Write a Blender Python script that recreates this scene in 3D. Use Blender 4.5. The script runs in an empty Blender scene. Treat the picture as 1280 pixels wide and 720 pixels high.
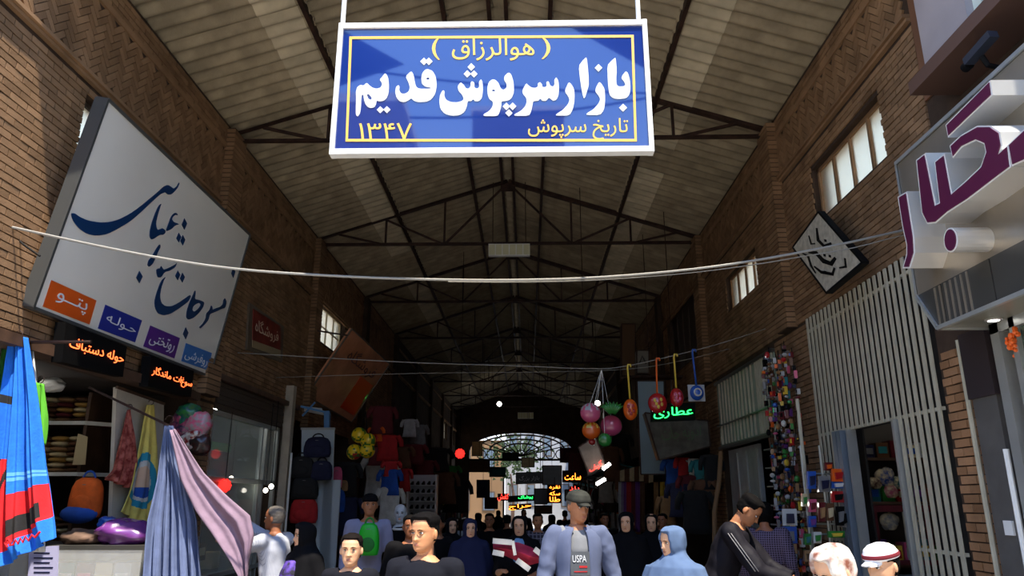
import bpy, bmesh, math, random
from math import sin, cos, pi, radians, tan, sqrt, exp, atan2
from mathutils import Vector, Matrix, Euler, noise
from mathutils.geometry import tessellate_polygon, delaunay_2d_cdt
random.seed(7)
S = bpy.context.scene
COL = S.collection
# ------------------------------------------------------------ camera, sky, sun, exposure
EYE = Vector((0, 0, 1.75)); PITCH = radians(16.07); YAW = radians(1.137); FPX = 920.0
cam = bpy.data.objects.new('camera', bpy.data.cameras.new('camera')); COL.objects.link(cam)
cam.location = EYE; cam.rotation_euler = (pi / 2 + PITCH, 0, YAW)
cam.data.sensor_width = 36; cam.data.lens = FPX / 1280 * 36; cam.data.clip_end = 400; cam.data.clip_start = .05
S.camera = cam
wd = bpy.data.worlds.new('sky'); S.world = wd; wd.use_nodes = True
bg = wd.node_tree.nodes['Background']; bg.inputs[1].default_value = 1.75
_t = wd.node_tree.nodes.new('ShaderNodeTexCoord'); _s = wd.node_tree.nodes.new('ShaderNodeSeparateXYZ'); _r = wd.node_tree.nodes.new('ShaderNodeValToRGB')
wd.node_tree.links.new(_t.outputs['Generated'], _s.inputs[0]); wd.node_tree.links.new(_s.outputs['Z'], _r.inputs[0]); wd.node_tree.links.new(_r.outputs[0], bg.inputs[0])
_r.color_ramp.elements[0].color = (.95, .95, 1, 1); _r.color_ramp.elements[1].color = (.26, .46, .95, 1); _r.color_ramp.elements[1].position = .75
_e = _r.color_ramp.elements.new(.3); _e.color = (.58, .76, 1, 1); _e = _r.color_ramp.elements.new(.5); _e.color = (.28, .52, .96, 1)
sun = bpy.data.objects.new('sun', bpy.data.lights.new('sun', 'SUN')); COL.objects.link(sun)
sun.data.energy = 6.0; sun.data.color = (1, .90, .74); sun.data.angle = radians(.6)
SUN_EL = 67; SUN_AZ = 25                       # degrees up; degrees from straight behind the camera towards the right
sd = Vector((sin(radians(SUN_AZ)) * cos(radians(SUN_EL)), -cos(radians(SUN_AZ)) * cos(radians(SUN_EL)), sin(radians(SUN_EL))))
sun.rotation_euler = sd.to_track_quat('Z', 'Y').to_euler()
S.view_settings.view_transform = 'Standard'; S.view_settings.look = 'None'
S.view_settings.gamma = 1; S.view_settings.exposure = 0.82; S.view_settings.use_curve_mapping = False
S.cycles.max_bounces = 8; S.cycles.diffuse_bounces = 4; S.cycles.use_denoising = True
S.cycles.sample_clamp_indirect = 6
# ------------------------------------------------------------ pixel -> point on a real plane
def ray(px, py):
    x = (px - 640) / FPX; y = (360 - py) / FPX
    f = cos(PITCH) - y * sin(PITCH); u = y * cos(PITCH) + sin(PITCH)
    return Vector((x * cos(YAW) - f * sin(YAW), x * sin(YAW) + f * cos(YAW), u))
def W(px, py, X=None, Y=None, Z=None):
    r = ray(px, py)
    t = (X - EYE.x) / r.x if X is not None else (Y - EYE.y) / r.y if Y is not None else (Z - EYE.z) / r.z
    return EYE + r * t
def WP(px, py, p, n):
    r = ray(px, py); return EYE + r * ((p - EYE).dot(n) / r.dot(n))
# ------------------------------------------------------------ materials
MATS = {}
def mat(name, col, rough=.6, metal=0, emit=0, var=.0, scale=8, bump=0, alpha=1, trans=0, coat=0, bscale=None, col2=None, spec=.5, vary_obj=0, coat_ior=0):
    if name in MATS: return MATS[name]
    m = bpy.data.materials.new(name); m.use_nodes = True; nt = m.node_tree; b = nt.nodes['Principled BSDF']
    L = nt.links.new
    c = (*col, 1) if len(col) == 3 else col
    b.inputs['Base Color'].default_value = c; b.inputs['Roughness'].default_value = rough; b.inputs['Metallic'].default_value = metal
    b.inputs['Specular IOR Level'].default_value = spec
    if coat: b.inputs['Coat Weight'].default_value = coat; b.inputs['Coat Roughness'].default_value = .03
    if trans: b.inputs['Transmission Weight'].default_value = trans
    if alpha < 1: b.inputs['Alpha'].default_value = alpha
    out = None
    if var or bump or col2:
        tc = nt.nodes.new('ShaderNodeTexCoord'); nz = nt.nodes.new('ShaderNodeTexNoise')
        nz.inputs['Scale'].default_value = scale; nz.inputs['Detail'].default_value = 5; L(tc.outputs['Object'], nz.inputs['Vector'])
        if var or col2:
            mx = nt.nodes.new('ShaderNodeMix'); mx.data_type = 'RGBA'
            r = nt.nodes.new('ShaderNodeValToRGB'); r.color_ramp.elements[0].position = .38; r.color_ramp.elements[1].position = .64
            L(nz.outputs['Fac'], r.inputs[0]); L(r.outputs[0], mx.inputs[0])
            mx.inputs[6].default_value = tuple(max(0, v * (1 - var)) for v in c[:3]) + (1,)
            mx.inputs[7].default_value = (*col2, 1) if col2 else tuple(min(1, v * (1 + var)) for v in c[:3]) + (1,)
            L(mx.outputs[2], b.inputs['Base Color']); out = mx.outputs[2]
        if bump:
            n2 = nt.nodes.new('ShaderNodeTexNoise'); n2.inputs['Scale'].default_value = bscale or scale * 4; n2.inputs['Detail'].default_value = 4
            L(tc.outputs['Object'], n2.inputs['Vector'])
            bp = nt.nodes.new('ShaderNodeBump'); bp.inputs['Strength'].default_value = bump; bp.inputs['Distance'].default_value = .02
            L(n2.outputs['Fac'], bp.inputs['Height']); L(bp.outputs[0], b.inputs['Normal'])
    if vary_obj:                                   # each piece its own tone
        oi = nt.nodes.new('ShaderNodeObjectInfo'); hs = nt.nodes.new('ShaderNodeHueSaturation')
        mr = nt.nodes.new('ShaderNodeMapRange'); mr.inputs[3].default_value = 1 - vary_obj; mr.inputs[4].default_value = 1 + vary_obj
        L(oi.outputs['Random'], mr.inputs[0]); L(mr.outputs[0], hs.inputs['Value'])
        if out: L(out, hs.inputs['Color'])
        else: hs.inputs['Color'].default_value = c
        L(hs.outputs[0], b.inputs['Base Color'])
    if coat_ior: b.inputs['Coat IOR'].default_value = coat_ior
    if emit:
        b.inputs['Emission Color'].default_value = c; b.inputs['Emission Strength'].default_value = emit
    MATS[name] = m; return m
def srgb(r, g, b):
    f = lambda v: (v / 255 / 12.92) if v / 255 <= .04045 else ((v / 255 + .055) / 1.055) ** 2.4
    return (f(r), f(g), f(b))
def island_brick(name, c1, c2, rough=.9):
    """brick field: every brick (mesh island) gets its own tone"""
    if name in MATS: return MATS[name]
    m = bpy.data.materials.new(name); m.use_nodes = True; nt = m.node_tree; L = nt.links.new; b = nt.nodes['Principled BSDF']
    g = nt.nodes.new('ShaderNodeNewGeometry'); oi = nt.nodes.new('ShaderNodeObjectInfo'); ad = nt.nodes.new('ShaderNodeMath'); ad.operation = 'ADD'
    L(g.outputs['Random Per Island'], ad.inputs[0]); L(oi.outputs['Random'], ad.inputs[1])
    fr = nt.nodes.new('ShaderNodeMath'); fr.operation = 'FRACT'; L(ad.outputs[0], fr.inputs[0])
    tc = nt.nodes.new('ShaderNodeTexCoord'); nz = nt.nodes.new('ShaderNodeTexNoise'); nz.inputs['Scale'].default_value = 2.2; nz.inputs['Detail'].default_value = 8
    L(g.outputs['Position'], nz.inputs['Vector'])
    mx = nt.nodes.new('ShaderNodeMix'); mx.data_type = 'RGBA'; mx.inputs[6].default_value = (*c1, 1); mx.inputs[7].default_value = (*c2, 1); L(fr.outputs[0], mx.inputs[0])
    hs = nt.nodes.new('ShaderNodeHueSaturation'); mr = nt.nodes.new('ShaderNodeMapRange'); mr.inputs[1].default_value = .3; mr.inputs[2].default_value = .7
    mr.inputs[3].default_value = .72; mr.inputs[4].default_value = 1.2; L(nz.outputs['Fac'], mr.inputs[0]); L(mr.outputs[0], hs.inputs['Value']); L(mx.outputs[2], hs.inputs['Color'])
    L(hs.outputs[0], b.inputs['Base Color']); b.inputs['Roughness'].default_value = rough; b.inputs['Specular IOR Level'].default_value = .2
    bp = nt.nodes.new('ShaderNodeBump'); bp.inputs['Strength'].default_value = .4; bp.inputs['Distance'].default_value = .01
    n2 = nt.nodes.new('ShaderNodeTexNoise'); n2.inputs['Scale'].default_value = 60; L(g.outputs['Position'], n2.inputs['Vector']); L(n2.outputs['Fac'], bp.inputs['Height']); L(bp.outputs[0], b.inputs['Normal'])
    MATS[name] = m; return m
# ------------------------------------------------------------ mesh builder
class MB:
    def __init__(s): s.v = []; s.f = []; s.m = []
    def add(s, vs, fs, mi=0):
        k = len(s.v); s.v += [tuple(x) for x in vs]; s.f += [tuple(i + k for i in f) for f in fs]; s.m += [mi] * len(fs); return s
    def box(s, lo, hi, mi=0, M=None):
        x0, y0, z0 = lo; x1, y1, z1 = hi
        vs = [Vector(p) for p in ((x0, y0, z0), (x1, y0, z0), (x1, y1, z0), (x0, y1, z0), (x0, y0, z1), (x1, y0, z1), (x1, y1, z1), (x0, y1, z1))]
        if M: vs = [M @ p for p in vs]
        return s.add(vs, [(0, 3, 2, 1), (4, 5, 6, 7), (0, 1, 5, 4), (1, 2, 6, 5), (2, 3, 7, 6), (3, 0, 4, 7)], mi)
    def bar(s, a, b, w, h=None, up=(0, 0, 1), mi=0):
        a = Vector(a); b = Vector(b); h = h or w; d = (b - a); L = d.length; d = d.normalized(); up = Vector(up)
        if abs(d.dot(up)) > .98: up = Vector((0, 1, 0))
        x = d.cross(up).normalized(); z = x.cross(d)
        M = Matrix((x, d, z)).transposed().to_4x4(); M.translation = a
        return s.box((-w / 2, 0, -h / 2), (w / 2, L, h / 2), mi, M)
    def angle(s, a, b, w, t=.008, up=(0, 0, 1), mi=0):
        """steel angle section"""
        a = Vector(a); b = Vector(b); d = (b - a).normalized(); x = d.cross(Vector(up)).normalized(); z = x.cross(d)
        s.bar(a + z * w / 2, b + z * w / 2, t, w, up, mi); s.bar(a + x * w / 2, b + x * w / 2, w, t, up, mi); return s
    def tube(s, pts, r, n=8, mi=0, cap=True, flat=1):
        pts = [Vector(p) for p in pts]; k = len(s.v); rs = r if isinstance(r, (list, tuple)) else [r] * len(pts)
        u = None
        for i, p in enumerate(pts):
            d = (pts[min(i + 1, len(pts) - 1)] - pts[max(i - 1, 0)])
            if d.length < 1e-9: d = Vector((0, 0, 1))
            d.normalize()
            if u is None: u = d.orthogonal().normalized()
            u = (u - d * u.dot(d)); u = u.normalized() if u.length > 1e-6 else d.orthogonal().normalized()
            w = d.cross(u)
            for j in range(n):
                a = 2 * pi * j / n; s.v.append(tuple(p + (u * cos(a) + w * sin(a) * flat) * rs[i]))
        for i in range(len(pts) - 1):
            for j in range(n):
                s.f.append((k + i * n + j, k + i * n + (j + 1) % n, k + (i + 1) * n + (j + 1) % n, k + (i + 1) * n + j)); s.m.append(mi)
        if cap:
            s.f.append(tuple(k + j for j in reversed(range(n)))); s.m.append(mi)
            e = k + (len(pts) - 1) * n; s.f.append(tuple(e + j for j in range(n))); s.m.append(mi)
        return s
    def ell(s, c, r, nu=12, nv=8, mi=0, M=None):
        """closed ellipsoid; M optional rotation about its centre"""
        c = Vector(c); r = (r, r, r) if not isinstance(r, (list, tuple)) else r; k = len(s.v)
        def P(a, b):
            q = Vector((r[0] * cos(b) * cos(a), r[1] * cos(b) * sin(a), r[2] * sin(b)))
            return tuple(c + (M @ q if M else q))
        s.v.append(P(0, -pi / 2))
        for i in range(1, nv):
            for j in range(nu): s.v.append(P(2 * pi * j / nu, -pi / 2 + pi * i / nv))
        s.v.append(P(0, pi / 2)); e = len(s.v) - 1
        for j in range(nu):
            s.f.append((k, k + 1 + (j + 1) % nu, k + 1 + j)); s.m.append(mi)
            q = k + 1 + (nv - 2) * nu; s.f.append((e, q + j, q + (j + 1) % nu)); s.m.append(mi)
        for i in range(nv - 2):
            for j in range(nu):
                a = k + 1 + i * nu; b = a + nu
                s.f.append((a + j, a + (j + 1) % nu, b + (j + 1) % nu, b + j)); s.m.append(mi)
        return s
    def lathe(s, prof, n=16, mi=0, M=None):
        k = len(s.v)
        for (r, z) in prof:
            for j in range(n):
                p = Vector((r * cos(2 * pi * j / n), r * sin(2 * pi * j / n), z)); s.v.append(tuple(M @ p if M else p))
        for i in range(len(prof) - 1):
            for j in range(n):
                s.f.append((k + i * n + j, k + i * n + (j + 1) % n, k + (i + 1) * n + (j + 1) % n, k + (i + 1) * n + j)); s.m.append(mi)
        s.f.append(tuple(k + j for j in reversed(range(n)))); s.m.append(mi)
        e = k + (len(prof) - 1) * n; s.f.append(tuple(e + j for j in range(n))); s.m.append(mi)
        return s
    def loft(s, rings, mi=0, cap=True, closed=True):
        k = len(s.v); n = len(rings[0])
        for r in rings: s.v += [tuple(p) for p in r]
        for i in range(len(rings) - 1):
            for j in range(n if closed else n - 1):
                s.f.append((k + i * n + j, k + i * n + (j + 1) % n, k + (i + 1) * n + (j + 1) % n, k + (i + 1) * n + j)); s.m.append(mi)
        if cap and closed:
            s.f.append(tuple(k + j for j in reversed(range(n)))); s.m.append(mi)
            e = k + (len(rings) - 1) * n; s.f.append(tuple(e + j for j in range(n))); s.m.append(mi)
        return s
    def prism(s, loops, off, mi=0, side=None):
        """loops: list of 3-D closed loops on one plane (first outer, others holes); off: extrusion vector"""
        off = Vector(off); side = mi if side is None else side
        P = [[Vector(p) for p in l] for l in loops]; flat = [p for l in P for p in l]; k = len(s.v); n = len(flat)
        tris = tessellate_polygon(P)
        s.v += [tuple(p) for p in flat] + [tuple(p + off) for p in flat]
        for t in tris:
            a, b, c = t; nn = (flat[b] - flat[a]).cross(flat[c] - flat[a])
            if nn.dot(off) < 0: b, c = c, b
            s.f.append((k + n + a, k + n + b, k + n + c)); s.m.append(mi)
            s.f.append((k + a, k + c, k + b)); s.m.append(mi)
        base = 0
        for l in P:
            m = len(l)
            for j in range(m):
                a = k + base + j; b = k + base + (j + 1) % m; s.f.append((a, b, b + n, a + n)); s.m.append(side)
            base += m
        return s
    def build(s, name, mats, parent=None, smooth=False, loc=None, bevel=0, label=None, kind=None):
        me = bpy.data.meshes.new(name); org = Vector(loc) if loc is not None else None; q = parent
        while org is None and q is not None:
            if '_w' in q.keys(): org = Vector(q['_w'])
            q = q.parent
        vs = [(x - org.x, y - org.y, z - org.z) for x, y, z in s.v] if org is not None else s.v
        me.from_pydata(vs, [], s.f); me.polygons.foreach_set('material_index', s.m)
        if smooth: me.polygons.foreach_set('use_smooth', [True] * len(s.f))
        for m in (mats if isinstance(mats, (list, tuple)) else [mats]): me.materials.append(m)
        me.validate(); me.update()
        o = bpy.data.objects.new(name, me); COL.objects.link(o)
        if parent is not None: o.parent = parent
        if loc is not None and parent is None: o.location = loc
        if label: o['label'] = label
        if kind: o['kind'] = kind
        return o
def fixn(o):
    bm = bmesh.new(); bm.from_mesh(o.data); bmesh.ops.recalc_face_normals(bm, faces=bm.faces); bm.to_mesh(o.data); bm.free(); return o
def tag(o, label, cat, group=None):
    o['label'] = label; o['category'] = cat
    if group: o['group'] = group
    return o
def thing(name, label, cat, loc, group=None):
    o = bpy.data.objects.new(name, None); COL.objects.link(o); o.location = loc; o.empty_display_size = .1
    o['_w'] = tuple(Vector(loc)); return tag(o, label, cat, group)
def localthing(name, label, cat, loc, rz=0, group=None):
    o = bpy.data.objects.new(name, None); COL.objects.link(o); o.location = loc; o.rotation_euler = (0, 0, rz); o['_w'] = (0., 0., 0.)
    return tag(o, label, cat, group)
def structure(o): o['kind'] = 'structure'; return o
def piece(name, mesh, parent, loc, rot=(0, 0, 0), scale=(1, 1, 1)):
    o = bpy.data.objects.new(name, mesh); COL.objects.link(o); o.parent = parent; o.location = loc; o.rotation_euler = rot; o.scale = scale; return o
def copy_tree(o, parent=None):
    c = o.copy(); COL.objects.link(c); c.parent = parent
    for ch in list(o.children): copy_tree(ch, c)
    return c
def boxmesh(name, lo, hi, m):
    b = MB().box(lo, hi); me = bpy.data.meshes.new(name); me.from_pydata(b.v, [], b.f); me.materials.append(m); return me
# ------------------------------------------------------------ Arabic-script lettering
FORMS = {'ا': (0xFE8D, 1), 'ب': (0xFE8F, 3), 'پ': (0xFB56, 3), 'ت': (0xFE95, 3), 'ج': (0xFE9D, 3), 'چ': (0xFB7A, 3), 'ح': (0xFEA1, 3), 'خ': (0xFEA5, 3), 'د': (0xFEA9, 1), 'ر': (0xFEAD, 1), 'ز': (0xFEAF, 1), 'س': (0xFEB1, 3), 'ش': (0xFEB5, 3), 'ص': (0xFEB9, 3), 'ط': (0xFEC1, 3), 'ع': (0xFEC9, 3), 'ف': (0xFED1, 3), 'ق': (0xFED5, 3), 'ک': (0xFB8E, 3), 'گ': (0xFB92, 3), 'ل': (0xFEDD, 3), 'م': (0xFEE1, 3), 'ن': (0xFEE5, 3), 'و': (0xFEED, 1), 'ه': (0xFEE9, 3), 'ی': (0xFBFC, 3), 'ـ': (0x0640, 4)}
def shape(t):
    if not any(c in FORMS for c in t): return t
    out = []
    for i, c in enumerate(t):
        if c not in FORMS or c == 'ـ': out.append({'(': ')', ')': '('}.get(c, c)); continue
        p = t[i - 1] if i else ' '; n = t[i + 1] if i + 1 < len(t) else ' '
        jp = p in FORMS and FORMS[p][1] >= 3; jn = n in FORMS and FORMS[c][1] == 3
        out.append(chr(FORMS[c][0] + (3 if jp and jn else 2 if jn else 1 if jp else 0)))
    return ''.join(reversed(out))
_TX = {}
TMP = bpy.data.scenes.new('workbench'); TMPL = TMP.view_layers[0]
def baked(o):
    """evaluated mesh of an object, worked out in a scene of its own so that the big one is not re-evaluated"""
    TMP.collection.objects.link(o); TMPL.update(); dg = TMPL.depsgraph; dg.update(); me = bpy.data.meshes.new_from_object(o.evaluated_get(dg), depsgraph=dg); TMP.collection.objects.unlink(o); return me
def glyph_loops(s, bold=.02):
    """list of [outer, hole, ...] loops in a 0..1 box frame, plus the aspect ratio"""
    key = (s, bold)
    if key in _TX: return _TX[key]
    cu = bpy.data.curves.new('t', 'FONT'); cu.body = shape(s); cu.size = 1; cu.offset = bold; cu.dimensions = '2D'; cu.fill_mode = 'NONE'; cu.resolution_u = 3
    o = bpy.data.objects.new('t', cu)
    me = baked(o); vs = [(v.co.x, v.co.y) for v in me.vertices]
    adj = {}
    for e in me.edges:
        a, b = e.vertices; adj.setdefault(a, []).append(b); adj.setdefault(b, []).append(a)
    seen = set(); loops = []
    for st in range(len(vs)):
        if st in seen or st not in adj: continue
        l = [st]; seen.add(st); cur = st
        while True:
            nx = [q for q in adj[cur] if q not in seen]
            if not nx: break
            cur = nx[0]; seen.add(cur); l.append(cur)
        if len(l) > 2: loops.append([vs[i] for i in l])
    bpy.data.objects.remove(o); bpy.data.curves.remove(cu); bpy.data.meshes.remove(me)
    if not loops: _TX[key] = None; return None
    xs = [p[0] for l in loops for p in l]; ys = [p[1] for l in loops for p in l]; x0, x1, y0, y1 = min(xs), max(xs), min(ys), max(ys)
    V = []; E = []
    for l in loops:
        k = len(V); V += [Vector(p) for p in l]; E += [(k + i, k + (i + 1) % len(l)) for i in range(len(l))]
    ov, oe, of, *_ = delaunay_2d_cdt(V, E, [], 0, 1e-5)
    def wind(p):
        w = 0
        for l in loops:
            for i in range(len(l)):
                (ax, ay), (bx, by) = l[i - 1], l[i]; c = (bx - ax) * (p[1] - ay) - (by - ay) * (p[0] - ax)
                if ay <= p[1] < by and c > 0: w += 1
                elif by <= p[1] < ay and c < 0: w -= 1
        return w
    keep = []
    for f in of:
        c = sum((ov[i] for i in f), Vector((0, 0))) / len(f)
        if wind(c): keep.append(f if (ov[f[1]] - ov[f[0]]).cross(ov[f[2]] - ov[f[0]]) > 0 else tuple(reversed(f)))
    cnt = {}
    for f in keep:
        for i in range(len(f)): cnt[(f[i], f[(i + 1) % len(f)])] = 1
    rim = [e for e in cnt if (e[1], e[0]) not in cnt]
    _TX[key] = ([((p.x - x0) / (x1 - x0), (p.y - y0) / (y1 - y0)) for p in ov], keep, rim); return _TX[key]
def lettering(s, quad, m, parent, depth=.003, bold=.02, name='lettering', label=None, lift=.002):
    """fit a line of writing into quad = (bottom-left, bottom-right, top-right, top-left) as seen by the reader"""
    bl, br, tr, tl = [Vector(p) for p in quad]; n = (br - bl).cross(tl - bl).normalized(); g = glyph_loops(s, bold)
    if not g: return None
    vs, fs, rim = g; N = len(vs); b = MB(); P = [bl.lerp(br, x).lerp(tl.lerp(tr, x), y) + n * lift for x, y in vs]
    b.add(P + [p + n * depth for p in P], [tuple(i + N for i in f) for f in fs] + [(a, c, c + N, a + N) for a, c in rim])
    return b.build(name, m, parent, label=label)
def chaikin(p):
    o = []
    for i in range(len(p)):
        a, b = p[i], p[(i + 1) % len(p)]
        o += [(a[0] * .8 + b[0] * .2, a[1] * .8 + b[1] * .2), (a[0] * .2 + b[0] * .8, a[1] * .2 + b[1] * .8)]
    return o
def cr(o, sc, pts): return [(o[0] + x / sc, o[1] + y / sc) for x, y in pts]
def dia(x, y, rx, ry=None):
    ry = ry or rx; return [(x, y - ry), (x + rx, y), (x, y + ry), (x - rx, y)]
# ------------------------------------------------------------ palette
XL, XR, RIDGE = -4.38, 3.62, -.38
m_mortar = mat('mortar', srgb(70, 56, 46), .95, var=.2, scale=3, bump=.3, spec=.2)
m_brick = island_brick('brick_brown', srgb(124, 96, 70), srgb(150, 118, 88))
m_brick_r = island_brick('brick_red', srgb(138, 102, 72), srgb(168, 128, 94))
m_steel = mat('rusty_steel', srgb(62, 42, 34), .65, metal=.3, var=.35, scale=6, bump=.1)
m_roof = mat('roof_sheet_grey', srgb(158, 145, 120), .9, var=.2, scale=2.6, bump=.25, bscale=30, vary_obj=.13, spec=.2)
m_white = mat('white_paint', srgb(226, 228, 226), .45, var=.05, scale=5)
m_black = mat('black_plastic', srgb(12, 12, 13), .6, spec=.12)
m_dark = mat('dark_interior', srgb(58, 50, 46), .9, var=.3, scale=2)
m_alu = mat('aluminium', srgb(186, 190, 188), .35, metal=.6, var=.08, scale=3)
m_wood = mat('dark_wood', srgb(84, 60, 44), .6, var=.3, scale=5)
m_glass = mat('window_glass', (.93, .96, .96), .03, alpha=.22, spec=.8)
m_frost = mat('bright_window_pane', srgb(250, 236, 206), .45, trans=.95)
m_cable = mat('cable_grey', srgb(150, 148, 142), .6)
def far(name, col, e=0): return mat(name, col, .7, emit=e, var=.1, scale=3)
# ------------------------------------------------------------ floor and street
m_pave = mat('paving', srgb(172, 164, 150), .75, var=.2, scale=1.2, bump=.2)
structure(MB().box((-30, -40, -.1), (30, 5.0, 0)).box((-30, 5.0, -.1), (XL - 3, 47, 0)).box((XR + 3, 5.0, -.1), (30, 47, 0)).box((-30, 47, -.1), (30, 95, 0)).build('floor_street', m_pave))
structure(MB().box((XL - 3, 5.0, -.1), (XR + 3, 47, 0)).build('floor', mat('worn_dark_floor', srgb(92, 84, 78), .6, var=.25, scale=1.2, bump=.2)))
# ------------------------------------------------------------ walls
def slab(mb, x0, x1, y0, y1, z0, z1, holes):
    """wall box minus rectangular holes (y0,y1,z0,z1)"""
    ys = sorted({y0, y1} | {v for h in holes for v in h[:2] if y0 < v < y1}); zs = sorted({z0, z1} | {v for h in holes for v in h[2:] if z0 < v < z1})
    for a, b in zip(ys, ys[1:]):
        run = None
        for c, d in zip(zs, zs[1:]):
            hole = any(h[0] <= (a + b) / 2 <= h[1] and h[2] <= (c + d) / 2 <= h[3] for h in holes)
            if hole:
                if run: mb.box((x0, a, run[0]), (x1, b, run[1])); run = None
            else: run = (run[0], d) if run else (c, d)
        if run: mb.box((x0, a, run[0]), (x1, b, run[1]))
YEND = 46.0
bays = [5.3 + 4.7 * k for k in range(9)]
Lwin = [(6.42, 8.8, 4.84, 5.66), (14.87, 17.3, 5.0, 5.86), (38.3, 41, 4.9, 5.8), (43.2, 45.4, 4.9, 5.8)]
Rwin = [(6.77, 8.62, 5.06, 5.76), (11.03, 12.85, 4.98, 5.6), (15.3, 18.5, 4.7, 6.2), (34.2, 36.8, 4.9, 5.9)]
Lopen = [(5.7, 9.45, 0, 3.03), (10.25, 13.2, 0, 3.38), (13.9, 18.3, 0, 3.2)] + [(y + .4, y + 4.2, 0, 3.1) for y in bays[3:8]]
Ropen = [(6.45, 9.25, 0, 3.95), (10.6, 13.95, 0, 3.86), (14.9, 18.9, 0, 3.2)] + [(y + .4, y + 4.2, 0, 3.1) for y in bays[3:8]] + [(4.25, 5.12, 0, 2.95)]
wl = MB(); slab(wl, XL - .3, XL, 4.3, YEND, 0, 7.08, Lwin + Lopen); wl = structure(wl.build('wall_left', m_mortar))
wr = MB(); slab(wr, XR, XR + .3, 3.6, YEND, 0, 7.08, Rwin + Ropen + [(3.6, 5.0, 5.2, 7.08)]); wr = structure(wr.build('wall_right', m_mortar))
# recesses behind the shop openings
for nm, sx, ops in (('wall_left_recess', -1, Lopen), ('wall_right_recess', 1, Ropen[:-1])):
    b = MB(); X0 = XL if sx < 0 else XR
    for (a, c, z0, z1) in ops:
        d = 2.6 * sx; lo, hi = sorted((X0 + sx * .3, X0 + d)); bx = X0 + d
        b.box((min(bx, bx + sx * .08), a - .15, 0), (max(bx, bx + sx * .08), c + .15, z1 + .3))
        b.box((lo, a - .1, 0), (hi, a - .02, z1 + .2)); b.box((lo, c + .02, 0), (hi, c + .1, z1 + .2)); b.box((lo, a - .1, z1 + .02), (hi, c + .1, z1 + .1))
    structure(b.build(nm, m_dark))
bricks = {-1: [], 1: []}     # (y, z, angle, length, height, material)
def courses(side, y0, y1, z0, z1, holes, red=0, L=.21, h=.058, g=.012):
    n = int((z1 - z0) / (h + g))
    for i in range(n):
        z = z0 + (i + .5) * (h + g); y = y0 - (L + g) * (.5 if i % 2 else 0)
        while y < y1:
            a, b = max(y, y0), min(y + L, y1)
            spans = [(a, b)]
            for H in holes:
                if H[2] - .02 < z < H[3] + .02:
                    ns = []
                    for s, e in spans:
                        if H[0] < e and H[1] > s:
                            if s < H[0]: ns.append((s, H[0]))
                            if e > H[1]: ns.append((H[1], e))
                        else: ns.append((s, e))
                    spans = ns
            for s, e in spans:
                if e - s > .03: bricks[side].append(((s + e) / 2, z, 0, e - s, h, red))
            y += L + g
def herring(side, y0, y1, z0, z1, L=.204, w=.068, g=.007):
    c = cos(pi / 4); nmax = int((y1 - y0) / (w * 1.414)) + 40
    for j in range(-90, 300):
        for i in range(-90, 900):
            ox, oz = i * w + j * L, i * w - j * L
            Y = y0 + (ox - oz) * c
            if Y < y0 - .3 or Y > y1 + .3: continue
            Zb = z0 + (ox + oz) * c
            if Zb > z1 + .4: break
            if Zb < z0 - .4: continue
            for (cx, cz, an) in ((ox + L / 2, oz + w / 2, 0), (ox + L + w / 2, oz + w - L / 2, 1)):
                yy = y0 + (cx - cz) * c; zz = z0 + (cx + cz) * c
                if y0 + .07 < yy < y1 - .07 and z0 - .0 < zz < z1 + .0:
                    bricks[side].append((yy, zz, pi / 4 if an == 0 else -pi / 4, L - g, w - g, 0))
NEAR = 24.0
courses(-1, 4.35, NEAR, 3.06, 5.76, Lwin + [(10.25, 13.2, 0, 3.38), (13.9, 18.3, 0, 3.2)])
herring(-1, 4.4, NEAR, 5.84, 6.66); courses(-1, 4.35, NEAR, 6.75, 7.05, [])
for (a, b) in ((9.47, 10.23), (13.25, 13.88), (4.35, 5.68)): courses(-1, a, b, .02, 3.06, [])
courses(1, 5.98, NEAR, 3.98, 6.05, Rwin + [(5.3, 5.99, 4, 7)]); courses(1, 9.28, 10.58, .02, 3.98, []); courses(1, 13.98, 14.88, .02, 3.98, [])
courses(1, 5.15, 6.42, .02, 3.05, [], 1, L=.215, h=.062); courses(1, 14.9, NEAR, 3.22, 3.98, [])
herring(1, 5.98, NEAR, 6.14, 6.72); courses(1, 5.98, NEAR, 6.81, 7.05, [])
unit = {r: boxmesh('brick', (-.012, -.5, -.5), (.012, .5, .5), (m_brick, m_brick_r)[r]) for r in (0, 1)}
def in_view(p):
    d = Vector(p) - EYE; f = Vector((-sin(YAW) * cos(PITCH), cos(YAW) * cos(PITCH), sin(PITCH))); r = Vector((cos(YAW), sin(YAW), 0)); u = r.cross(f)
    z = d.dot(f); return z > 0 and abs(d.dot(r) / z) < .70 and abs(d.dot(u) / z) < .40
rb = random.Random(3)
for side, wall in ((-1, wl), (1, wr)):
    X = XL if side < 0 else XR; lst = bricks[side]
    lst.sort(key=lambda q: (0 if in_view((X, q[0], q[1])) else 50) + (Vector((X, q[0], q[1])) - EYE).length - (3 if q[5] else 0))
    for (y, z, an, L, h, red) in lst[:300]:
        piece('brick', unit[red], wall, (X - side * (.004 + rb.random() * .006), y, z), (an + rb.uniform(-.01, .01), 0, 0), (1, L, h))
    b = MB()
    for (y, z, an, L, h, red) in lst[300:]:
        xo = X - side * (.016 + rb.random() * .006); c, s_ = cos(an), sin(an); q = []
        for sx in (X, xo):
            for (a, e) in ((-L / 2, -h / 2), (L / 2, -h / 2), (L / 2, h / 2), (-L / 2, h / 2)): q.append((sx, y + a * c - e * s_, z + a * s_ + e * c))
        b.add(q, [(4, 5, 6, 7), (0, 1, 5, 4), (1, 2, 6, 5), (2, 3, 7, 6), (3, 0, 4, 7)], red)
    fixn(b.build('brick', [m_brick, m_brick_r], wall, kind='stuff'))
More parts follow.
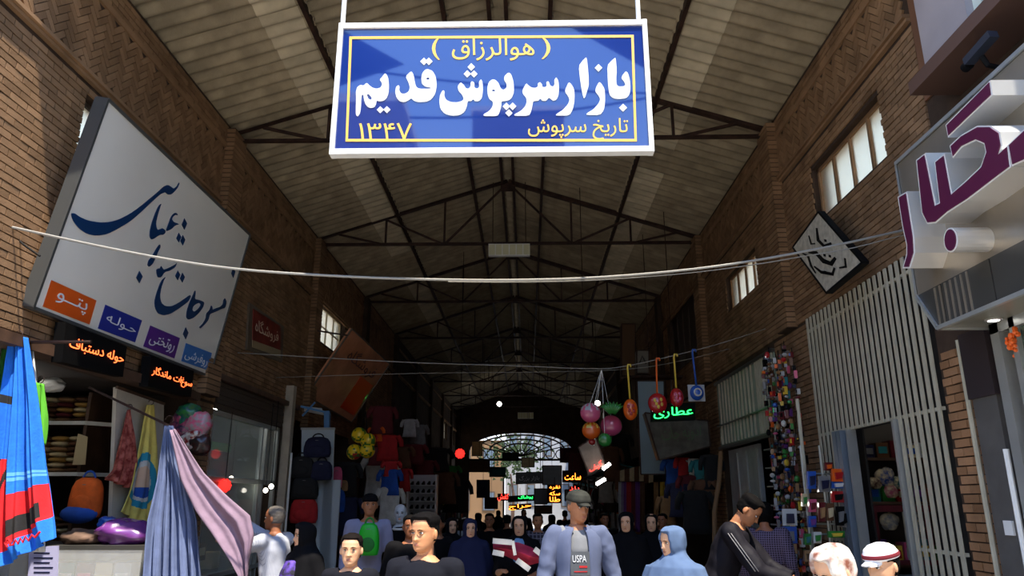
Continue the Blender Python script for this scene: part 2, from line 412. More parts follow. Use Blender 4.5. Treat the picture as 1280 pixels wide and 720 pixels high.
# string courses, pilasters
n_trim = 0
for X, s, z in ((XL, 1, 5.77), (XR, -1, 6.06)):
    for k in range(2):
        n_trim += 1; x0, x1 = sorted((X, X + s * (.05 + .03 * k)))
        structure(MB().box((x0, 4.4 if s > 0 else 6.0, z + .04 * k), (x1, YEND, z + .04 * k + .036)).build('trim_%d' % n_trim, m_brick))
for X, s, z in ((XL, 1, 6.68), (XR, -1, 6.74)):
    n_trim += 1; x0, x1 = sorted((X, X + s * .035)); structure(MB().box((x0, 4.4 if s > 0 else 6.0, z), (x1, YEND, z + .07)).build('trim_%d' % n_trim, m_brick))
unit_w = boxmesh('brick', (-.5, -.5, -.5), (.5, .5, .5), m_brick)
for k, y in enumerate(bays[1:]):
    for X, s in ((XL, 1), (XR, -1)):
        n_trim += 1; x0, x1 = sorted((X, X + s * .13)); yy = y - .35
        o = structure(MB().box((x0, yy, 3.1 if s > 0 else 3.96), (x1, yy + .42, 7.0)).build('trim_%d' % n_trim, m_mortar))
        if k < 2:
            z = (3.1 if s > 0 else 3.96) + .04
            while z < 7.0: piece('brick', unit_w, o, ((x0 + x1) / 2, yy + .21, z), (0, 0, 0), (.155, .445, .056)); z += .0705
# far gable wall with arched opening
b = MB(); arc = [(RIDGE + 3.15 * cos(a), 4.7 + 1.05 * sin(a)) for a in [pi * i / 16 for i in range(17)]]
for (p, q) in zip(arc, arc[1:]):
    b.prism([[(p[0], YEND, p[1]), (q[0], YEND, q[1]), (q[0], YEND, 9), (p[0], YEND, 9)]], (0, .3, 0))
b.box((XL - .3, YEND, 0), (RIDGE - 3.15, YEND + .3, 9)); b.box((RIDGE + 3.15, YEND, 0), (XR + .3, YEND + .3, 9))
structure(b.build('wall_far', m_mortar))
g = thing('arched_iron_grille', 'dark wrought iron lattice filling the arch at the far end', 'grille', (RIDGE, YEND - .1, 5.0))
b = MB()
for a in range(1, 12):
    t = pi * a / 12; b.bar((RIDGE, YEND - .1, 4.3), (RIDGE + 3.1 * cos(t), YEND - .1, 4.7 + 1.03 * sin(t)), .06)
b.build('radial_bars', m_steel, g); b = MB()
for r in (.35, .6, .85, 1):
    b.tube([(RIDGE + 3.12 * r * cos(pi * i / 20), YEND - .12, 4.7 + 1.04 * r * sin(pi * i / 20)) for i in range(21)], .05, 6)
for a in range(9):
    cx = RIDGE - 2.4 + a * .6; b.tube([(cx + .27 * cos(2 * pi * i / 10), YEND - .14, 4.42 + .27 * sin(2 * pi * i / 10)) for i in range(11)], .035, 5)
b.build('scrolls', m_steel, g); MB().bar((RIDGE - 3.2, YEND - .1, 4.1), (RIDGE + 3.2, YEND - .1, 4.1), .12).build('bottom_rail', m_steel, g)
# ------------------------------------------------------------ windows
def window(n, side, y0, y1, z0, z1, cols, rows, fm, gm, depth=.14):
    X = XL if side < 0 else XR; fx = X + side * depth
    r = bpy.data.objects.new('window_%d' % n, None); COL.objects.link(r); r.location = (fx, (y0 + y1) / 2, z0); r['_w'] = tuple(r.location); structure(r)
    b = MB(); t = .045
    b.box((fx - .03, y0, z0), (fx + .03, y1, z0 + t)).box((fx - .03, y0, z1 - t), (fx + .03, y1, z1)).box((fx - .03, y0, z0), (fx + .03, y0 + t, z1)).box((fx - .03, y1 - t, z0), (fx + .03, y1, z1))
    b.build('window_frame', fm, r)
    for c in range(1, cols):
        y = y0 + (y1 - y0) * c / cols; MB().box((fx - .025, y - .022, z0 + t), (fx + .025, y + .022, z1 - t)).build('mullion', fm, r)
    for q in range(1, rows):
        z = z0 + (z1 - z0) * q / rows; MB().box((fx - .02, y0 + t, z - .015), (fx + .02, y1 - t, z + .015)).build('glazing_bar', fm, r)
    for c in range(cols):
        for q in range(rows):
            a = y0 + (y1 - y0) * c / cols; e = y0 + (y1 - y0) * (c + 1) / cols; za = z0 + (z1 - z0) * q / rows; zb = z0 + (z1 - z0) * (q + 1) / rows
            MB().box((fx - .003, a, za), (fx + .003, e, zb)).build('pane', gm, r)
    return r
m_winf = mat('window_frame_brown', srgb(70, 58, 48), .7)
window(1, -1, *Lwin[0], 4, 2, m_winf, m_frost); window(2, -1, *Lwin[1], 4, 2, mat('window_frame_pale', srgb(190, 178, 150), .6), m_frost)
window(3, -1, *Lwin[2], 3, 2, m_winf, m_frost); window(4, -1, *Lwin[3], 3, 2, m_winf, m_frost)
window(5, 1, *Rwin[0], 4, 1, m_brick, m_frost, .1); window(6, 1, *Rwin[1], 4, 1, m_brick, m_frost, .1)
window(7, 1, *Rwin[2], 5, 1, m_winf, mat('painted_pane', srgb(60, 52, 46), .6)); window(8, 1, *Rwin[3], 4, 1, m_winf, m_frost)
# ------------------------------------------------------------ roof
SL = atan2(8.44 - 7.14, 4.0)
ceil = bpy.data.objects.new('ceiling', None); COL.objects.link(ceil); structure(ceil); ceil['_w'] = (0., 0., 0.)
def sheet_mesh(run):
    b = MB(); P = .236; n = 4; k = 8; nx = 2; vs = []
    for i in range(n * k + 1):
        y = i * P / k; h = .036 * cos(2 * pi * i / k)
        for x in (0, run / 2, run): vs.append((x, y, h))
    fs = [(i * 3 + j, i * 3 + j + 1, i * 3 + j + 4, i * 3 + j + 3) for i in range(n * k) for j in range(2)]
    me = bpy.data.meshes.new('roof_sheet'); q = len(vs); vs += [(x, y, z - .007) for x, y, z in vs]; fs += [tuple(q + a for a in reversed(f)) for f in fs]
    me.from_pydata(vs, [], fs); me.materials.append(m_roof); me.polygons.foreach_set('use_smooth', [True] * len(fs)); return me
lo_m, up_m, lap_m = sheet_mesh(2.05), sheet_mesh(2.5), sheet_mesh(.5)
lap_m.materials[0] = mat('roof_lap_pale', srgb(196, 184, 156), .9, var=.2, scale=2, bump=.25, vary_obj=.1); rr = random.Random(5); y = 5.0; i = 0
while y < YEND + .3:
    for s in (-1, 1):
        for me, x0, dz in ((lo_m, 4.28, -.012), (up_m, 2.44, .012), (lap_m, 2.92, -.018)):
            X = RIDGE + s * x0; z = 8.46 - x0 * tan(SL) + dz
            o = piece('roof_sheet', me, ceil, (X, y + (.944 if s > 0 else 0), z + rr.uniform(-.006, .006)))
            o.rotation_euler = Euler((0, -SL, 0)) if s < 0 else Euler((0, -SL, pi)).to_matrix().to_euler()
            if s > 0: o.rotation_euler = (Matrix.Rotation(pi, 3, 'Z') @ Matrix.Rotation(-SL, 3, 'Y')).to_euler()
    y += .930
b = MB()
for i in range(47):
    y0 = 5.0 + .885 * i; b.loft([[(RIDGE - .3, y, 8.40 + .05), (RIDGE, y, 8.50), (RIDGE + .3, y, 8.40 + .05), (RIDGE + .3, y, 8.44), (RIDGE, y, 8.485), (RIDGE - .3, y, 8.44)] for y in (y0, y0 + .885)])
b.build('ridge_cap', m_roof, ceil, kind='stuff')
# ------------------------------------------------------------ steel trusses and purlins
order = ['nearest', 'second', 'third', 'fourth', 'fifth', 'sixth', 'seventh', 'eighth', 'farthest']
zr = lambda x: 8.36 - abs(x - RIDGE) * tan(SL)
for k, y in enumerate(bays):
    t = thing('roof_truss', 'brown riveted steel roof truss, %s from the camera under the corrugated roof' % order[k], 'truss', (RIDGE, y, 6.97), 'steel roof trusses')
    for s in (-1, 1): MB().angle((RIDGE + s * 4.0, y, zr(RIDGE + 4.0)), (RIDGE, y, zr(RIDGE)), .085, .012).build('top_chord', m_steel, t)
    MB().angle((XL, y, 6.93), (XR, y, 6.93), .07, .012).build('bottom_chord', m_steel, t)
    for s in (-1, 1):
        n1, n2 = RIDGE + s * 1.35, RIDGE + s * 2.6
        for a, c in (((RIDGE, zr(RIDGE)), (n1, 6.95)), ((n1, 6.95), (n1, zr(n1))), ((n1, 6.95), (n2, zr(n2))), ((n2, zr(n2)), (n2, 6.95)), ((n2, 6.95), (RIDGE + s * 3.6, zr(RIDGE + 3.6)))):
            MB().bar((a[0], y, a[1]), (c[0], y, c[1]), .04, .012 + .03, (0, 1, 0)).build('web_member', m_steel, t)
    MB().box((RIDGE - .16, y - .01, zr(RIDGE) - .2), (RIDGE + .16, y + .01, zr(RIDGE))).build('gusset_plate', m_steel, t)
for nm, dx in (('left of the ridge and nearest it', -.73), ('halfway down the left slope', -2.36), ('right of the ridge and nearest it', .73), ('halfway down the right slope', 2.38), ('along the left side of the ridge', -.12), ('along the right side of the ridge', .12)):
    x = RIDGE + dx; z = zr(x) + .04
    t = thing('purlin', 'long dark steel purlin, ' + nm, 'beam', (x, 5, z), 'roof purlins')
    b = MB().bar((x, 5.0, z), (x, YEND, z), .055, .1); b.build('flange_beam', m_steel, t)
    b = MB(); yy = 5.2
    while yy < 30: b.box((x + .03, yy, z + .02), (x + .05, yy + .05, z + .065)); yy += .354
    b.build('clips', mat('pale_clip', srgb(150, 138, 118), .7), t, kind='stuff')
# ceiling light boxes
def lightbox(px, py, w, h, Y, lab):
    c = W(px, py, Y=Y); t = thing('light_fixture', lab, 'light', c, 'light boxes under the ridge')
    MB().box((c.x - w / 2, c.y - .05, c.z - h / 2), (c.x + w / 2, c.y + .05, c.z + h / 2)).build('housing', m_white, t)
    for i in range(6):
        a = c.x - w / 2 + w * (i + .08) / 6; MB().box((a, c.y - .062, c.z - h / 2 + .02), (a + w / 7, c.y - .05, c.z + h / 2 - .02)).build('diffuser_panel', mat('yellowed_diffuser', srgb(206, 204, 170), .5), t)
    for s in (-1, 1): MB().tube([(c.x + s * w * .4, c.y, c.z + h / 2), (c.x + s * w * .4, c.y, 8.28)], .008, 5).build('suspension_rod', m_steel, t)
lightbox(636.5, 313, .86, .26, 14.5, 'pale rectangular light box hanging below the ridge at the third truss')
lightbox(657, 519.5, .9, .34, 42.5, 'small pale light box hanging far down the hall near the arch')
c = W(624, 505, Y=38); t = thing('pendant_lamp', 'single glowing white bulb high in the dark left of the far light box', 'lamp', c)
MB().ell(c, .12, 10, 8).build('bulb', mat('bulb_glow', (1, .96, .88), emit=9), t, True); MB().tube([c, (c.x, c.y, zr(c.x) + .08)], .01, 5).build('cord', m_black, t)
c = W(747, 504, Y=24); t = thing('pendant_lamp', 'small glowing bulb hanging above the balloon cluster', 'lamp', c)
MB().ell(c, .09, 10, 8).build('bulb', MATS['bulb_glow'], t, True); MB().tube([c, (c.x, c.y, zr(c.x) + .08)], .008, 5).build('cord', m_black, t)
# ------------------------------------------------------------ the blue hanging sign
m_blue = mat('enamel_blue', srgb(6, 40, 120), .2, coat=1, spec=.3, coat_ior=1.85); m_yel = mat('sign_yellow', srgb(244, 190, 84), .4); m_let = mat('sign_white', srgb(212, 216, 222), .4)
SY = 5.3; sx0, sx1, sz0, sz1 = -1.525, .985, 4.42, 5.555
sg = thing('hanging_sign', 'blue enamel bazaar name sign with white and yellow writing hung across the hall', 'sign', (0, SY, sz0))
MB().box((sx0, SY, sz0), (sx1, SY + .04, sz1)).build('panel', m_blue, sg)
b = MB(); t_ = .032
b.box((sx0 - .01, SY - .02, sz0 - .035), (sx1 + .01, SY + .06, sz0 + .012)); b.box((sx0 - .01, SY - .02, sz1 - .012), (sx1 + .01, SY + .06, sz1 + .035))
b.box((sx0 - .03, SY - .0215, sz0 - .0365), (sx0 + .008, SY + .0615, sz1 + .0365)); b.box((sx1 - .008, SY - .0215, sz0 - .0365), (sx1 + .03, SY + .0615, sz1 + .0365)); b.build('frame', m_white, sg)
MB().box((sx0 + .02, SY - .004, sz0 + .025), (sx1 - .02, SY, sz1 - .025)).build('dark_border', m_blue, sg) if 0 else None
e = .005
def P(px, py): q = W(px, py, Y=SY); return (q.x, SY, q.z)
q = [P(437, 46), P(792, 44), P(796, 177), P(432, 177)]; b = MB(); qi = [P(440, 49), P(789, 47), P(793, 174), P(435, 174)]
for i in range(4): j = (i + 1) % 4; b.prism([[q[i], q[j], qi[j], qi[i]]], (0, -e, 0))
b.build('yellow_border_line', m_yel, sg)
big = [
 ([cr((435, 60), 6, l) for l in ([(600,160),(580,165),(558,190),(550,230),(555,270),(580,292),(622,298),(620,308),(530,308),(510,290),(500,250),(492,200),(475,175),(432,215),(455,260),(465,300),(455,330),(430,345),(400,345),(385,320),(388,290),(378,280),(360,295),(355,335),(365,375),(390,403),(425,408),(455,395),(475,378),(495,398),(530,408),(590,405),(628,385),(655,345),(666,285),(660,220),(636,175)],)], [cr((435, 60), 6, [(586,230),(600,222),(614,230),(606,240),(592,240)])]),
 ([cr((435, 60), 6, [(280,190),(300,215),(308,280),(305,340),(290,380),(265,398),(235,402),(215,395),(212,420),(200,445),(175,452),(150,445),(130,420),(122,390),(116,352),(105,352),(100,380),(98,440),(92,490),(75,515),(60,505),(60,440),(62,380),(60,330),(70,295),(95,278),(118,285),(140,262),(165,285),(185,300),(215,308),(245,300),(258,275),(250,255),(238,240),(260,215)])], [cr((435, 60), 6, [(140,350),(155,345),(180,375),(175,392),(155,385)])]),
 ([cr((540, 60), 6, [(370,235),(380,265),(382,320),(375,375),(355,400),(325,402),(308,385),(295,400),(268,400),(262,440),(245,480),(210,505),(150,510),(95,495),(62,455),(55,400),(62,350),(82,318),(95,325),(92,360),(105,390),(140,408),(190,410),(225,400),(240,385),(225,350),(200,325),(192,290),(215,258),(240,280),(255,305),(275,308),(290,290),(290,262),(300,250),(318,262),(318,300),(340,308),(355,295),(352,255)])], []),
 ([cr((540, 60), 6, [(575,185),(595,200),(612,260),(615,330),(600,375),(575,395),(545,400),(520,402),(520,440),(505,490),(490,512),(390,512),(385,500),(430,475),(455,440),(458,405),(430,385),(418,350),(415,300),(425,260),(450,238),(475,240),(500,265),(515,305),(535,318),(560,300),(560,270),(540,240),(545,210)])], [cr((540, 60), 6, [(446,320),(462,311),(478,322),(462,330)])]),
 ([cr((630, 60), 7.2, [(470,265),(490,300),(495,370),(490,430),(470,470),(440,478),(415,455),(402,450),(380,478),(345,478),(325,455),(310,478),(262,480),(255,520),(245,570),(225,612),(95,612),(92,600),(150,570),(190,530),(205,490),(200,450),(170,415),(165,385),(200,318),(220,340),(250,360),(285,362),(305,350),(305,320),(325,310),(342,330),(345,355),(375,355),(385,340),(380,310),(400,300),(415,340),(440,352),(455,330),(452,290)])], []),
 ([cr((630, 60), 7.2, [(580,312),(600,320),(630,370),(635,430),(632,490),(620,550),(590,610),(470,610),(468,600),(530,560),(575,510),(590,470),(580,440),(550,400),(552,375)])], []),
 ([cr((700, 60), 7.2, [(235,85),(243,110),(250,180),(258,270),(258,340),(240,400),(222,455),(210,450),(195,380),(180,280),(168,165),(200,120)])], []),
 ([cr((700, 60), 7.2, [(350,308),(370,320),(400,370),(405,430),(405,490),(395,560),(360,605),(240,605),(238,592),(300,555),(345,505),(362,465),(350,435),(318,395),(320,365)])], []),
 ([cr((700, 60), 7.2, [(498,88),(502,110),(510,200),(505,280),(508,335),(530,350),(570,348),(590,335),(575,300),(552,275),(560,250),(590,212),(610,225),(628,290),(633,370),(625,420),(595,455),(530,462),(480,455),(450,430),(438,390),(430,300),(425,160),(460,120)])], [])]
b = MB()
for outer, holes in big:
    b.prism([[P(*p) for p in chaikin(l)] for l in outer + holes], (0, -.006, 0))
for o, sc, pts in (((435, 60), 6, ((570,103,28),(607,103,28),(243,465,26),(293,465,26))), ((540, 60), 6, ((295,145,28),(265,197,27),(315,197,27),(558,440,28),(605,440,28),(577,490,27))), ((700, 60), 7.2, ((346,182,34),(567,540,36)))):
    for x, y, r in pts: b.prism([[P(*p) for p in cr(o, sc, dia(x, y, r))]], (0, -.006 - .0012 * (int(x) % 3), 0))
b.build('large_lettering', m_let, sg, label='large white painted letters')
def boxq(x0, y0, x1, y1, pf=P): return (pf(x0, y1), pf(x1, y1), pf(x1, y0), pf(x0, y0))
lettering('هوالرزاق', boxq(565, 48, 668, 76), m_yel, sg, bold=.065, name='yellow_lettering'); lettering(')', boxq(677, 47, 688, 74), m_yel, sg, bold=.04, name='yellow_bracket'); lettering('(', boxq(540, 47, 550, 75), m_yel, sg, bold=.04, name='yellow_bracket')
lettering('۱۳۴۷', boxq(449, 154, 515, 175), m_yel, sg, bold=.065, name='yellow_numerals'); lettering('تاریخ سرپوش', boxq(660, 148, 785, 175), m_yel, sg, bold=.065, name='yellow_lettering')
for px in (427.5, 799): 
    x = W(px, 30, Y=SY).x; MB().tube([(x, SY + .02, sz1 + .03), (x, SY + .02, 6.95)], .02, 10).build('hanger_pipe', m_white, sg)
# ------------------------------------------------------------ the white shop sign on the left wall
m_signg = mat('acrylic_grey_white', srgb(228, 226, 218), .10, coat=.8, var=.02, scale=1.5); m_navy = mat('navy_lettering', srgb(16, 52, 96), .3)
BL, BR = W(40, 388, X=-4.28), W(262, 468, X=-4.28); TL, TR = W(130, 125, Y=BL.y), W(315, 293, Y=BR.y)
tx = (TL.x + TR.x) / 2; tz = (TL.z + TR.z) / 2; bz = (BL.z + BR.z) / 2
BL = Vector((-4.28, BL.y, bz)); BR = Vector((-4.28, BR.y, bz)); TL = Vector((tx, BL.y, tz)); TR = Vector((tx, BR.y, tz))
nl = (BR - BL).cross(TL - BL).normalized()
if nl.x < 0: nl = -nl
ls = thing('fabric_shop_sign', 'big tilted white sign with navy calligraphy and four coloured name boxes on the left wall', 'sign', BL)
b = MB(); b.prism([[BL, BR, TR, TL]], -nl * .1); b.build('panel', m_signg, ls); b = MB()
for a, c in ((BL, BR), (BR, TR), (TR, TL), (TL, BL)): b.bar(a - nl * .05, c - nl * .05, .03, .13, nl)
b.build('frame', mat('sign_edge', srgb(90, 92, 92), .4, metal=.5), ls)
def PL(px, py): return WP(px, py, BL, nl)
shapes = [((80, 215), 6, [(50,310),(75,308),(110,335),(170,362),(260,378),(340,375),(410,355),(490,315),(560,265),(640,200),(700,150),(745,108),(775,95),(800,110),(820,125),(845,105),(858,78),(862,85),(850,115),(825,145),(800,168),(775,170),(755,150),(720,165),(680,200),(620,255),(550,320),(490,370),(400,425),(320,465),(240,478),(170,465),(110,425),(70,375),(55,340)]),
 ((80, 215), 6, [(728,235),(715,270),(700,320),(685,380),(690,420),(700,435),(725,425),(735,420),(755,435),(757,455),(740,472),(715,470),(690,485),(670,500),(650,505),(638,485),(640,440),(655,380),(680,310),(705,255)]),
 ((80, 215), 6, [(845,310),(850,325),(830,320),(812,335),(805,355),(820,375),(850,385),(860,392),(830,400),(800,430),(760,445),(775,400),(785,375),(795,345),(810,320),(830,305)]),
 ((165, 240), 6, [(205,390),(212,410),(190,450),(170,500),(150,540),(125,562),(112,550),(120,515),(140,490),(165,450),(185,415)]),
 ((165, 240), 6, [(180,580),(200,570),(230,585),(270,570),(320,545),(335,530),(320,565),(280,590),(240,600),(215,640),(190,640),(180,610)]),
 ((165, 330), 6, [(250,95),(235,120),(215,180),(205,240),(215,290),(245,315),(290,318),(340,295),(400,255),(430,232),(440,240),(420,280),(380,310),(330,345),(280,375),(230,385),(190,370),(170,330),(165,280),(180,220),(205,150),(225,115)]),
 ((165, 330), 6, [(695,255),(708,285),(695,330),(670,335),(640,350),(605,365),(580,375),(570,420),(540,455),(510,482),(500,475),(530,445),(550,410),(555,370),(580,345),(590,310),(600,320),(600,345),(630,330),(660,320),(680,300),(683,270)])]
b = MB()
for o, sc, pts in shapes: b.prism([[PL(*p) + nl * .002 for p in chaikin(cr(o, sc, pts))]], nl * .006)
o_, i_ = [(470,195),(475,215),(466,262),(500,268),(540,285),(532,320),(500,365),(460,402),(420,418),(403,400),(408,350),(428,290),(450,240)], [(475,300),(500,290),(515,305),(495,335),(465,358),(448,345),(455,318)]
b.prism([[PL(*p) + nl * .002 for p in chaikin(cr((165, 330), 6, l))] for l in (o_, i_)], nl * .006)
for o, sc, x, y, rx, ry in (((165,240),6,390,240,20,42),((165,240),6,348,342,18,36),((165,240),6,378,362,18,38),((165,240),6,52,638,24,46),((165,240),6,340,625,18,36),((165,240),6,375,642,18,36),((165,240),6,757,605,15,38),((165,330),6,400,520,20,45),((165,240),6,215,585,18,30)):
    b.prism([[PL(*p) + nl * .002 for p in cr(o, sc, [(x, y - ry), (x + rx, y - 5), (x, y + ry), (x - rx, y + 5)])]], nl * .006)
b.build('calligraphy', m_navy, ls, label='navy blue calligraphy')
for col, nm, q, tq, s in ((srgb(206, 84, 22), 'orange', ((135,120),(360,222),(325,342),(92,252)), ((150,235),(300,300),(318,232),(170,165)), 'پتــو'), (srgb(32, 44, 140), 'blue', ((405,243),(588,322),(553,432),(368,362)), ((400,335),(545,400),(565,350),(420,280)), 'حـولـه'),
        (srgb(84, 36, 130), 'purple', ((630,347),(778,410),(750,512),(595,452)), ((615,440),(735,490),(760,430),(640,385)), 'روتختی'), (srgb(52, 116, 190), 'light blue', ((808,435),(938,485),(918,572),(785,525)), ((795,515),(905,560),(922,505),(815,465)), 'روفرشی')):
    f = lambda p: PL(30 + p[0] / 4, 320 + p[1] / 4)
    t = MB().prism([[f(p) + nl * .002 for p in q]], nl * .004).build('name_box', mat('box_' + nm.replace(' ', '_'), col, .35), ls, label=nm + ' name box')
    lettering(s, [f(p) + nl * .004 for p in tq], m_let, t, bold=.02, lift=.004)
for s_ in (.2, .8): MB().bar(TL.lerp(TR, s_) - nl * .08, (XL, TL.lerp(TR, s_).y, tz + .1), .03).build('bracket', m_steel, ls)
m_led = mat('led_orange', (1, .13, .03), emit=2.2)
def PX(X): return lambda px, py: W(px, py, X=X)
for k, (tl, tr, br, bl, tq, s, lab) in enumerate((((210,330),(515,455),(495,605),(190,530), ((222,470),(492,548),(502,490),(232,400)), 'حوله دستباف', 'black LED board with orange writing under the big white sign, the nearer and larger one'), ((635,500),(850,575),(835,705),(618,652), ((635,605),(835,670),(842,620),(645,545)), 'سوغات ماندگار', 'black LED board with orange writing under the right end of the big white sign'))):
    f = lambda p: W(30 + p[0] / 4, 320 + p[1] / 4, X=-4.2)
    t = thing('led_board', lab, 'sign', f(bl), 'LED boards under the big sign'); MB().prism([[f(p) for p in (bl, br, tr, tl)]], (-.1, 0, 0)).build('case', m_black, t)
    lettering(s, [f(p) for p in tq], m_led, t, bold=.02, name='led_lettering')
# small red wall sign, far side of the pier
f = PX(-4.33); t = thing('red_wall_sign', 'small red and cream sign flat on the left brick wall above the roller shutter', 'sign', f(312, 436))
MB().prism([[f(309, 437), f(353, 453), f(355, 408), f(312, 378)]], (-.04, 0, 0)).build('frame', mat('sign_frame_brown', srgb(96, 84, 70), .6), t)
MB().prism([[f(315, 425), f(350, 438), f(350, 408), f(316, 386)]], (.01, 0, 0)).build('red_panel', mat('faded_red', srgb(120, 38, 30), .5, var=.2, scale=6), t)
MB().prism([[f(315, 434), f(350, 447), f(350, 438), f(315, 425)]], (.01, 0, 0)).build('cream_strip', mat('faded_cream', srgb(150, 135, 105), .6), t)
lettering('فروشگاه', [f(318, 418) + Vector((.012, 0, 0)), f(347, 431) + Vector((.012, 0, 0)), f(347, 413) + Vector((.012, 0, 0)), f(318, 396) + Vector((.012, 0, 0))], mat('faded_white', srgb(190, 170, 150), .6), t)
# tilted brown sign with an orange red patch, beyond the left window
A_, B_, C_, D_ = W(383, 495, X=-4.3), W(436, 411, X=-4.3), None, None
pA = W(383, 495, Y=14.6); pB = W(440, 411, Y=14.6); pC = W(487, 455, Y=17.2); pD = W(461, 500, Y=17.2)
pA.x = min(pA.x, -4.2); t = thing('perspex_sign', 'tilted brown perspex sign with an orange red patch, below the barred left window', 'sign', pA)
n2 = (pC - pA).cross(pB - pA).normalized(); n2 = n2 if n2.x > 0 else -n2
pp = [pA, pB, pC, pA + (pC - pB)]
MB().prism([pp], -n2 * .06).build('panel', mat('brown_perspex', srgb(205, 146, 112), .2, coat=1, var=.15, scale=2), t); b = MB()
for i in range(4): b.bar(pp[i], pp[(i + 1) % 4], .03)
b.build('frame', mat('sign_frame_brown', (.1, .1, .1)), t)
g0 = lambda u, v: pA + (pp[3] - pA) * u + (pB - pA) * v + n2 * .004
lettering('فروشگاه', [g0(.2, .62), g0(.85, .62), g0(.85, .85), g0(.2, .85)], mat('dark_red_letter', srgb(70, 14, 12), .4), t)
MB().prism([[g0(.62, .1), g0(.95, .1), g0(.95, .6), g0(.62, .6)]], n2 * .004).build('red_patch', mat('orange_red_print', srgb(214, 62, 20), .3), t, label='orange red patch')
for v in (0.1, .9): MB().bar(g0(0, v), (XL, g0(0, v).y - .1, g0(0, v).z + .1), .03).build('bracket', m_steel, t)
# small ceramic-look sign on the right wall
q = [W(p[0], p[1], X=3.3) for p in ((1023, 265), (1078, 328), (1033, 366), (991, 309))]
cpt = sum(q, Vector()) / 4; t = thing('square_grey_sign', 'small square grey sign with black calligraphy hung askew on the right wall', 'sign', cpt)
nr = (q[1] - q[0]).cross(q[3] - q[0]).normalized(); nr = nr if nr.x < 0 else -nr
q = [p - nr * (p - cpt).dot(nr) for p in q]
MB().prism([q], -nr * .05).build('panel', mat('grey_relief_print', srgb(178, 172, 156), .6, var=.18, scale=14), t); b = MB()
for i in range(4): b.bar(q[i] - nr * .03, q[(i + 1) % 4] - nr * .03, .025, .07, nr)
b.build('frame', m_black, t)
h0 = lambda u, v: q[0].lerp(q[1], u).lerp(q[3].lerp(q[2], u), v) + nr * .002
b = MB()
def stroke(mb, pts, w, off, pf):
    """calligraphic stroke: tapered ribbon"""
    n = len(pts); Lp = []; Rp = []
    for i, p in enumerate(pts):
        a = pts[max(i - 1, 0)]; c = pts[min(i + 1, n - 1)]; dx, dy = c[0] - a[0], c[1] - a[1]; l = sqrt(dx * dx + dy * dy) or 1; ww = w * (.25 + .75 * sin(pi * (i + .5) / n))
        Lp.append((p[0] - dy / l * ww, p[1] + dx / l * ww)); Rp.append((p[0] + dy / l * ww, p[1] - dx / l * ww))
    mb.prism([[pf(*p) for p in Lp + Rp[::-1]]], off)
for pts, w in (([(.15,.25),(.3,.4),(.45,.38),(.5,.22)],.035), ([(.3,.75),(.42,.62),(.6,.6),(.72,.5),(.7,.35)],.045), ([(.55,.85),(.7,.8),(.85,.62),(.8,.5)],.03), ([(.2,.9),(.35,.82),(.5,.9),(.65,.92)],.025), ([(.12,.5),(.25,.58),(.3,.5)],.02), ([(.8,.2),(.9,.3),(.85,.42)],.02)):
    stroke(b, pts, w, nr * .004, h0)
for u, v in ((.4, .28), (.55, .5), (.62, .42), (.33, .66), (.75, .72)): b.prism([[h0(u, v - .03), h0(u + .03, v), h0(u, v + .03), h0(u - .03, v)]], nr * .004)
b.build('calligraphy', m_black, t); MB().bar(cpt - nr * .05, (XR, cpt.y + .1, cpt.z + .1), .04).build('bracket', m_steel, t)
# ------------------------------------------------------------ right shopfront: metal fascia with purple letters
m_brushed = mat('brushed_metal', srgb(176, 166, 150), .32, metal=.7, var=.12, scale=1.5, bump=.02, bscale=200); m_purple = mat('purple_face', srgb(84, 26, 58), .4); m_chr = mat('polished_letter_side', srgb(215, 215, 212), .15, metal=.9)
m_rim = mat('white_rim', srgb(224, 220, 214), .3); m_chr = mat('letter_return', srgb(222, 222, 220), .28, metal=.55)
FX = 3.1; yf = W(1120, 205, X=FX).y; yb = W(1173, 410, X=FX).y; zt = W(1120, 205, X=FX).z; za = W(1144, 371, X=FX).z; zb = W(1173, 410, X=FX).z
fs = thing('metal_shop_fascia', 'brushed metal shop fascia box with downlights over the right shop door', 'sign', (XR, 4.5, zb))
def fprof(Y, z, X): return (X, Y, z)
b = MB(); b.prism([[(FX, yf, zt), (FX, 3.0, zt), (FX, 3.0, za), (FX, yf, za)]], (.02, 0, 0)); b.prism([[(FX, yf, zt), (FX, yf, za), (XR, yf, za), (XR, yf, zt)]], (0, -.02, 0)); b.prism([[(FX, yf, zt), (XR, yf, zt), (XR, 3, zt), (FX, 3, zt)]], (0, 0, -.02)); b.build('face_cladding', m_brushed, fs)
m_dkp = mat('dark_grey_composite', srgb(74, 73, 70), .35, metal=.3, var=.06, scale=2)
yy = 3.0; cuts = [3.0, 4.1, 4.75, 5.35]
for i, y0 in enumerate(cuts):
    y1 = cuts[i + 1] - .012 if i + 1 < len(cuts) else None
    if y1: MB().prism([[(FX, y0, za), (FX, y0, zb), (FX, y1, zb), (FX, y1, za)]], (.02, 0, 0)).build('band_panel', m_dkp, fs)
    else: MB().prism([[(FX, y0, za), (FX, y0, zb), (FX, yb, zb), (FX, yf, za)]], (.02, 0, 0)).build('band_panel', m_dkp, fs)
for k in range(7): MB().box((FX - .006, 5.0 + k * .07, zb + .01), (FX, 5.02 + k * .07, za - .01)).build('rib', m_brushed, fs)
MB().prism([[(FX, yb, zb), (FX, yf, za), (XR, yf, za), (XR, yb, zb)]], (0, -.02, 0)).build('end_panel', m_brushed, fs)
